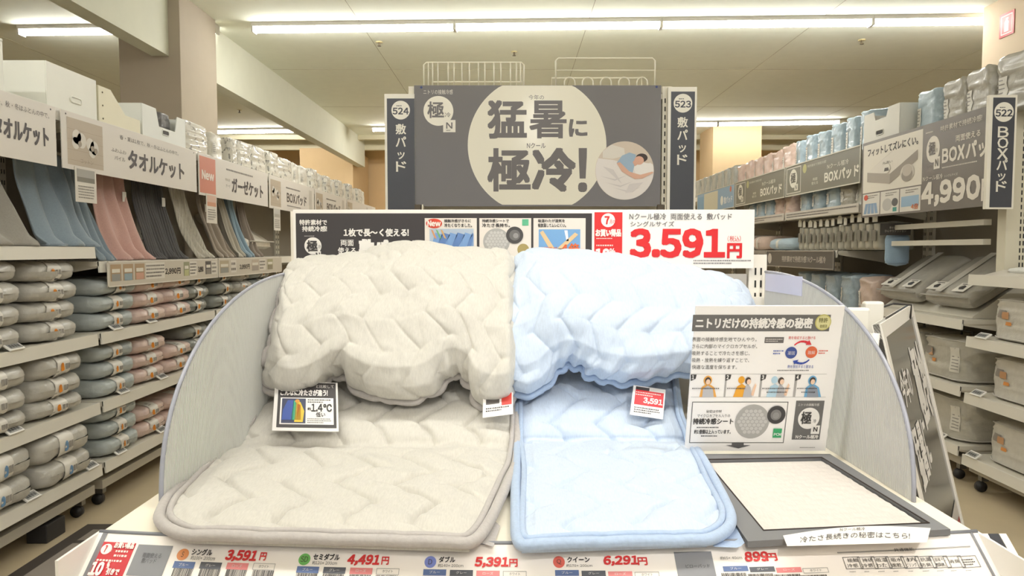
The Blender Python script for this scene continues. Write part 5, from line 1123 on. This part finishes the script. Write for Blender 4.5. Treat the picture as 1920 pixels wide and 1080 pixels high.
# ------------------------------------------------------------------ boards of the 522 aisle
PGR = (120, 114, 110)
s = side_board(1, RX - .012, 4.565, 3.28, 1.415, 1.895, 'shelf_board', 'big grey and white board with mattress drawing and price 4,990 yen', face=PGR, rough=.35); w_, h_ = s.w, s.h; s.warp = ([0, .475, 1.10, 1.285], [0, .672, 1.185, 1.285])
LW = .475
s.rectL(.012, .155, LW - .004, h_ - .018, (226, 220, 208), 1); s.textL('フィットしてズレにくい。', .05, .385, .44, .435, (62, 58, 56), .025)
s.polyL([(.05, .225), (.24, .19), (.44, .30), (.44, .345), (.25, .385), (.05, .285)], (206, 200, 188), 2, 'drawing'); s.polyL([(.05, .285), (.24, .25), (.44, .355), (.26, .385)], (222, 216, 206), 3, 'drawing'); s.polyL([(.05, .225), (.24, .19), (.24, .25), (.05, .285)], (168, 160, 150), 4, 'drawing'); s.polyL([(.24, .19), (.44, .30), (.44, .355), (.24, .25)], (150, 142, 132), 4, 'drawing')
s.discL(.37, .235, .05, (206, 200, 190), 5, 'drawing'); s.discL(.37, .225, .04, (150, 142, 132), 6, 'drawing'); s.discL(.37, .25, .034, (190, 182, 172), 7, 'drawing')
s.textL('丸洗い', .18, .315, .26, .33, (90, 84, 80), 0, 8); s.discL(.215, .285, .028, (226, 222, 212), 8, 'drawing'); s.polyL([(.195, .27), (.235, .27), (.228, .29), (.20, .29)], (90, 84, 80), 9, 'drawing')
for i in range(3):
    a0 = .015 + i * .153; s.rectL(a0, .012, a0 + .146, .148, (220, 216, 208), 1)
    if i == 0:
        for k in range(4): s.polyL([(a0 + .01 + k * .033, .02), (a0 + .035 + k * .033, .02), (a0 + .048 + k * .024, .085), (a0 + .025 + k * .024, .085)], (140, 166, 196), 2, 'picture')
        s.discL(a0 + .028, .125, .018, (214, 90, 70), 2)
    elif i == 1: s.discL(a0 + .055, .065, .038, (190, 188, 184), 2, 'picture'); s.discL(a0 + .115, .075, .024, (90, 90, 90), 2, 'picture'); s.rectL(a0 + .10, .02, a0 + .13, .045, (70, 150, 140), 2)
    else:
        s.rectL(a0 + .01, .04, a0 + .135, .10, (150, 180, 206), 2, 'picture'); s.textL('4倍', a0 + .085, .022, a0 + .132, .052, (214, 120, 70), .03, 4)
    s.finelinesL(a0 + .04, .115, a0 + .13, .14, 2, (120, 114, 108))
FW = (230, 224, 214)
s.finelinesL(.50, .425, .62, .440, 1, FW); s.discL(.585, .335, .072, FW, 1, 'emblem'); s.textL('極', .54, .305, .61, .375, PGR, .03, 3); s.textL('冷', .615, .315, .64, .338, PGR, 0, 3); s.rectL(.60, .225, .665, .290, FW, 2, 'emblem'); s.textL('N', .617, .240, .648, .278, PGR, .03, 4)
s.textL('特許素材で持続冷感!', .66, .418, 1.06, .448, FW, .01); s.textL('両面使える', .82, .345, 1.05, .378, FW, .02); s.textL('BOXパッド', .69, .245, 1.22, .328, FW, .04); s.finelinesL(.69, .218, 1.2, .232, 1, FW)
s.textL('Nクール極冷', .485, .168, .70, .195, FW, .015); s.textL('シングルサイズ', .715, .172, .85, .186, FW, 0); s.textL('4,990', .48, .03, 1.06, .155, FW, .055); s.textL('円', 1.08, .03, 1.19, .13, FW, .04); s.done()
for i, (yf, yn) in enumerate(((5.83, 4.585), (7.14, 5.85))):
    s = side_board(1, RX - .012, yf, yn, 1.645, 1.895, 'shelf_board', ('grey framed BOX pad board next to the 4,990 board', 'farther grey framed BOX pad board under the pink bags')[i], face=(118, 116, 104), frame=(.008, (206, 202, 188)), rough=.4); w_, h_ = s.w, s.h
    s.rectL(.02, .02, .30, h_ - .02, (206, 202, 190), 1); s.rectL(.03, .028, .29, h_ - .028, (118, 116, 104), 2); s.discL(.155, .14, .075, (226, 222, 208), 3, 'emblem'); s.textL('極', .105, .105, .20, .185, (90, 88, 80), .03, 4); s.rectL(.18, .04, .25, .09, (226, 222, 208), 4, 'emblem'); s.textL('N', .20, .048, .232, .082, (90, 88, 80), .03, 6)
    s.discL(.37, .195, .035, (180, 176, 120), 2, 'emblem'); s.textL('特許素材で持続冷感!', .42, .195, .74, .215, (214, 210, 196), 0); s.textL('Nクール極冷', .76, .145, 1.08, .18, (226, 222, 208), .01); s.textL('BOXパッド', .72, .05, 1.22, .125, (230, 226, 212), .04); s.textL('両面', .52, .085, .60, .105, (226, 222, 208), 0); s.textL('使える', .50, .055, .61, .078, (226, 222, 208), 0); s.done()
s = side_board(1, RX - .012, 8.60, 7.17, 1.645, 1.89, 'shelf_board', 'far blue and cream board beyond the grey BOX boards', face=(140, 170, 196), frame=(.008, (206, 202, 188))); w_, h_ = s.w, s.h
s.rectL(.3, .02, .85, h_ - .02, (206, 202, 180), 1, 'picture'); s.discL(1.0, .1, .05, (226, 226, 220), 1); s.textL('敷パッド', 1.08, .06, 1.36, .13, (230, 232, 230), .03); s.discL(1.3, .2, .03, (214, 120, 90), 1); s.rectL(.02, .02, .28, .2, (120, 160, 190), 1, 'picture'); s.done()
for i, (yf, yn) in enumerate(((5.83, 4.60), (7.13, 5.86))):
    s = side_board(1, RX - .012, yf, yn, 1.455, 1.515, 'price_strip', ('narrow printed price strip under the nearer BOX board', 'narrow printed price strip under the farther BOX board')[i], cat='price card', face=(196, 190, 180)); s.finelinesL(.03, .012, s.w - .03, .05, 2, (110, 104, 100)); s.done()
s = side_board(1, RX - .012, 6.24, 4.93, 1.062, 1.20, 'shelf_board', 'dark strip board reading cooling material under the hanging packs', face=(92, 88, 84), frame=(.008, (150, 144, 134))); s.textL('特許素材で持続冷感! Nクール極冷', .36, .045, 1.18, .095, (200, 194, 184), .015); s.discL(.08, .07, .045, (200, 194, 184), 1, 'emblem'); s.done()
s = side_board(1, RX - .012, 7.2, 6.27, 1.062, 1.20, 'shelf_board', 'small grey card with product pictures beside the dark strip board', face=(140, 136, 128)); s.rectL(.60, .02, .74, .11, (90, 86, 82), 1, 'picture'); s.rectL(.76, .02, .9, .11, (90, 86, 82), 1, 'picture'); s.done()
aisle_sign(1848, 1908, 178, 392, 3.24, '522', 'BOXパッド', (.13, .93), 'dark vertical 522 aisle sign on the slotted post near the beige pillar', 1)
# slotted post that carries the sign
t = thing('slotted_post', 'cream slotted post under the 522 aisle sign', 'shelf post', (2.40, 3.40, 1.08)); b = MB(); b.box(2.40, 2.50, 3.38, 3.44, 1.081, 1.97, mat((222, 216, 196), .45)); b.build('post', t)
b = MB(); z = 1.12
while z < 1.93:
    for x in (2.468, 2.484): b.box(x, x + .005, 3.378, 3.381, z, z + .022, DK)
    z += .035
b.build('slots', t, kind='stuff')
b = MB()
for z in np.arange(1.15, 1.95, .045): b.tube([(2.505, 3.41, z), (2.80, 3.41, z)], .0022, mat((206, 200, 184), .4), 5)
b.tube([(2.53, 3.41, 1.1), (2.53, 3.41, 1.97)], .003, mat((206, 200, 184), .4), 6); b.build('wire_mesh', t, kind='stuff')
t = thing('wire_rack', 'wire end rack beside the nearest bag above the 522 sign', 'wire rack', (2.64, 3.42, 1.97))
for k in range(6): b = MB(); b.tube([(2.50 + k * .05, 3.42, 1.96), (2.50 + k * .05, 3.42, 2.14)], .003, mat((222, 216, 196), .4), 6); b.build('bar', t)
b = MB(); b.tube([(2.49, 3.42, 1.97), (2.49, 3.42, 2.14), (2.78, 3.42, 2.14), (2.78, 3.42, 1.97)], .004, mat((222, 216, 196), .4), 6); b.build('frame', t)

# hanging flat packs on pegs, folded quilts
hp = thing('hanging_pack', 'x', 'pack', (0, 0, 0)); P = bagP(.085, .24, .185, 41, .004, .004); b = MB(); b.grid(P(np.linspace(0, 2 * PI, 29)[:, None], np.linspace(0, 1, 16)[None]), mat((160, 156, 142), .5, 'bag')); b.build('bag', hp)
b = MB(); b.prism([(-.03, .18), (.03, .18), (.03, .22), (.012, .235), (-.012, .235), (-.03, .22)], -.125, -.121, 'y', mat((222, 218, 206), .5)); b.build('header_card', hp); b = MB(); b.box(-.022, .022, -.1275, -.126, .06, .13, mat((120, 116, 106), .5)); b.build('label_card', hp); hp = Proto(hp)
hp2 = dup(hp.root, (0, 0, -9), 0, 'x'); 
bpy.data.objects.remove([c for c in bpy.data.objects if c is hp2][0]) if False else None
y = 4.50
for k in range(13):
    if k == 0: o_ = hp.put((2.47, y, 1.205), -PI / 2, '', 'flat packs hanging on pegs')
    else: o_ = dup(hp.root, (2.47, y, 1.205), -PI / 2 + RR.uniform(-.1, .1), '', 'flat packs hanging on pegs', (RR.uniform(.8, 1.1), 1, RR.uniform(.95, 1.05)))
    o_['label'] = f'flat grey pack hanging over the dark strip board, {ORD[k]} from the near end'; o_['category'] = 'pack'; y += .098
for c in list(hp2.children): bpy.data.objects.remove(c)
bpy.data.objects.remove(hp2)
b = MB(); b.box(2.50, 2.52, 4.44, 5.82, 1.44, 1.455, SM); tag(b.build('peg_bar'), 'cream metal bar that holds the hanging flat packs', 'rail')
for i, (y0, y1, c_, nm, h_) in enumerate(((5.80, 6.35, (176, 194, 204), 'pale blue quilted', .11), (6.40, 6.75, (208, 184, 168), 'pale pink rolled', .14), (6.8, 7.1, (170, 160, 150), 'taupe rolled', .15))):
    t = thing('folded_pad', f'{nm} folded pad on the shelf behind the price corner of the header board', 'bed pad', (2.5, (y0 + y1) / 2, 1.202), 'folded pads on the mid shelf'); P = blobP(y1 - y0, h_, .36, 50 + i, ex=3.5); b = MB(); g_ = P(np.linspace(-1, 1, 26)[:, None], np.linspace(0, 2 * PI, 30)[None])
    q = np.stack([2.5 - g_[..., 1] * -1, (y0 + y1) / 2 - g_[..., 0], 1.2 + g_[..., 2]], -1); b.grid(q, mat(c_, .8, 'melange')); b.build('pad', t)
    b = MB(); g_ = P(np.linspace(-.1, .1, 4)[:, None], np.linspace(-.5, .8, 8)[None], .003); q = np.stack([2.5 + g_[..., 1], (y0 + y1) / 2 - g_[..., 0], 1.2 + g_[..., 2]], -1); b.grid(q, mat((222, 218, 206), .5, 'print')); b.build('paper_band', t)
TOPR = {'b': bag_proto('rolled_pad', 'bed pad', .21, .30, .27, (150, 166, 176), 61, taper if False else 'bag'), 'k': bag_proto('rolled_pad', 'bed pad', .24, .30, .20, (196, 174, 160), 64)}
for i, y in enumerate((4.88, 5.13, 5.38, 5.63)): TOPR['b'].put((2.5, y, .772), -PI / 2, f'blue bagged pad standing under the dark strip board, {ORD[i]} from the near end', 'blue bagged pads under the strip board')
TOPR['k'].put((2.52, 4.66, .80 - .028), -PI / 2, 'blush pink bagged pad between slanted mattresses and blue pads', None, (.9, 1, 1.25))

# small blue pillow pad hanging under its dark card
t = thing('pillow_pad', 'small light blue pillow pad hanging under a dark card', 'pillow pad', (2.44, 4.42, 1.10)); b = MB(); nu = 24; P = np.zeros((nu, 20, 3))
c0 = atY(1682, 470, 4.42)
for i in range(nu):
    for j in range(20):
        a_ = 2 * PI * i / nu; v_ = j / 19; r1 = (1 - abs(2 * v_ - 1) ** 5) ** .4 + 1e-3; P[i, j] = (c0.x + .085 * math.cos(a_) * r1 * (1 - .12 * math.sin(v_ * 3)), c0.y + .035 * math.sin(a_) * r1, c0.z + .115 - .215 * v_)
b.grid(P, mat((150, 174, 196), .8, 'melange'), closed_u=True); o = b.build('pad', t); b = MB(); b.tube([(P[k % nu, 17][0], P[k % nu, 17][1] - .0, P[k % nu, 17][2]) for k in range(nu)], .004, mat((134, 156, 178), .8, 'fabric'), 6, True); b.build('binding', t)
b = MB(); b.tube([(c0.x, c0.y, c0.z + .1), (c0.x, c0.y, 1.35)], .003, SM, 6); b.build('hook', t)
s = front_sign('hanging_card', 'dark hanging card above the small blue pillow pad', 'card', 1650, 419, 1708, 441, 4.36, face=(74, 70, 66)); s.textL('乗せるだけの', s.w * .3, s.h * .55, s.w * .7, s.h * .75, (190, 184, 174), 0); s.textL('ひんやりクッション', s.w * .15, s.h * .25, s.w * .85, s.h * .48, (190, 184, 174), 0); s.done()

# slanted mattress toppers
def slant(label, y0, y1):
    t, A_, B_, C_, D_, n = slab_goods('mattress_topper', label, 'mattress', [(2.34, y0, .97), (2.34, y1, .97), (2.66, y1, 1.19), (2.66, y0, 1.19)], .115, (168, 164, 154), seed=int(y0 * 7))
    t['group'] = 'slanted mattress toppers'
    U_ = (B_ - A_); V_ = (D_ - A_)
    def pt(u, v_): return A_ + U_ * u + V_ * v_ + n * .0045
    b = MB(); b.add([pt(.52, .02), pt(.66, .02), pt(.66, .98), pt(.52, .98)], [(0, 1, 2, 3)], mat((196, 192, 182), .4, 'print')); b.build('paper_band', t)
    for u0, u1 in ((.10, .34), (.60, .90)):
        b = MB(); b.add([pt(u0, .05) + n * .001, pt(u1, .05) + n * .001, pt(u1, .24) + n * .001, pt(u0, .24) + n * .001], [(0, 1, 2, 3)], mat((224, 220, 210), .4, 'print')); o = b.build('sticker', t)
        b = MB(); um = (u0 + u1) / 2; b.add([pt(um - .06, .10) + n * .002, pt(um + .02, .09) + n * .002, pt(um + .07, .14) + n * .002, pt(um + .01, .19) + n * .002, pt(um - .05, .17) + n * .002], [(0, 1, 2, 3, 4)], mat((50, 48, 46), .4, 'print')); b.add([pt(um - .08, .205) + n * .002, pt(um + .08, .205) + n * .002, pt(um + .08, .22) + n * .002, pt(um - .08, .22) + n * .002], [(0, 1, 2, 3)], mat((70, 66, 64), .4, 'print')); b.build('icon', o)
    b = MB(); b.tube([A_ - n * .02 + V_ * .0, B_ - n * .02 + V_ * .0], .0045, mat((150, 146, 136), .7, 'fabric'), 6); b.build('piping', t)
slant('grey slanted mattress topper nearest the 522 post, on the open shelf', 3.57, 3.98); slant('grey slanted mattress topper farther along the open shelf', 4.04, 4.46)
slant_rest = MB(); slant_rest.prism([(2.40, .846), (2.70, .846), (2.70, 1.07), (2.40, .855)], 3.60, 4.44, 'y', SM); tag(slant_rest.build('display_wedge'), 'cream wedge ramp under the slanted mattress toppers', 'display stand')

# big clear duvet bags
dv1 = bag_proto('duvet_bag', 'duvet bag', .40, .36, .20, (206, 202, 192), 71, handle=True, box=True, noise=.008, topn=.004)
dv2 = bag_proto('duvet_bag', 'duvet bag', .40, .36, .235, (186, 182, 170), 75, handle=True, box=True, noise=.016, topn=.01)
for z, nm in ((.772, 'upper'), (.487, 'middle'), (.172, 'lowest')):
    dv1.put((2.52, 3.20, z), -PI / 2, f'clear duvet bag with white filling on the {nm} shelf beside the 522 post', 'clear duvet bags on the near 522 unit', (1, 1, 1.04))
    dv1.put((2.52, 2.76, z), -PI / 2, f'clear duvet bag beyond the frame edge on the {nm} near shelf', 'clear duvet bags on the near 522 unit', (1, 1, 1.04))
for (y, z, lb) in ((3.78, .502, 'grey zipped duvet bag with box picture on the middle shelf below the toppers'), (4.22, .502, 'grey duvet bag mostly behind the poster stand, middle shelf'), (3.76, .192, 'crumpled grey duvet bag on the lowest shelf above the casters'), (4.22, .192, 'grey duvet bag mostly behind the poster stand, lowest shelf')):
    dv2.put((2.53, y, z), -PI / 2, lb, 'grey duvet bags below the toppers', (.98, 1, 1))
# pale cushion on the top near shelf
t = thing('folded_pad', 'white folded pad lying on the near shelf by the 522 post', 'bed pad', (2.50, 3.0, 1.081)); P = blobP(.62, .045, .36, 81); b = MB(); g_ = P(np.linspace(-1, 1, 26)[:, None], np.linspace(0, 2 * PI, 30)[None]); b.grid(np.stack([2.52 + g_[..., 1], 3.03 - g_[..., 0], 1.081 + g_[..., 2]], -1), mat((226, 226, 220), .8, 'melange')); b.build('pad', t)
b = MB(); b.slab(Vector((2.30, 3.38, 1.082)), Vector((0, -1, 0)), Vector((.97, 0, .25)).normalized(), Vector((0, -1, 0)).cross(Vector((.97, 0, .25)).normalized()), .5, .10, .002, mat((216, 210, 200), .4, 'print')); b.build('price_card', t)

# floor graphic beside the towel shelves
t = thing('floor_graphic', 'dark bordered grey floor graphic beside the towel shelves', 'floor sign', (-1.75, 2.75, 0.0)); 
c4 = [atZ(x, y, .003) for x, y in ((-60, 1110), (60, 1085), (155, 988), (95, 985))]
b = MB(); b.box(-1.86, -1.42, 2.35, 2.98, .0, .003, mat((74, 68, 64), .4)); b.build('border', t)
b = MB(); b.box(-1.80, -1.48, 2.35, 2.78, .003, .0035, mat((150, 142, 134), .4, 'print')); b.box(-1.80, -1.48, 2.81, 2.92, .003, .0035, mat((140, 132, 124), .4, 'print')); b.build('panel', t)
b = MB(); b.box(-1.99, -1.905, 2.78, 2.90, .0, .075, DK); tag(b.build('foot_block', bevel=.004), 'black rubber block under the nearest towel shelving unit', 'shelf foot')
for i_ in [o for o in bpy.data.objects if o.get('label') == 'x']: print('LEFTOVER', i_.name)
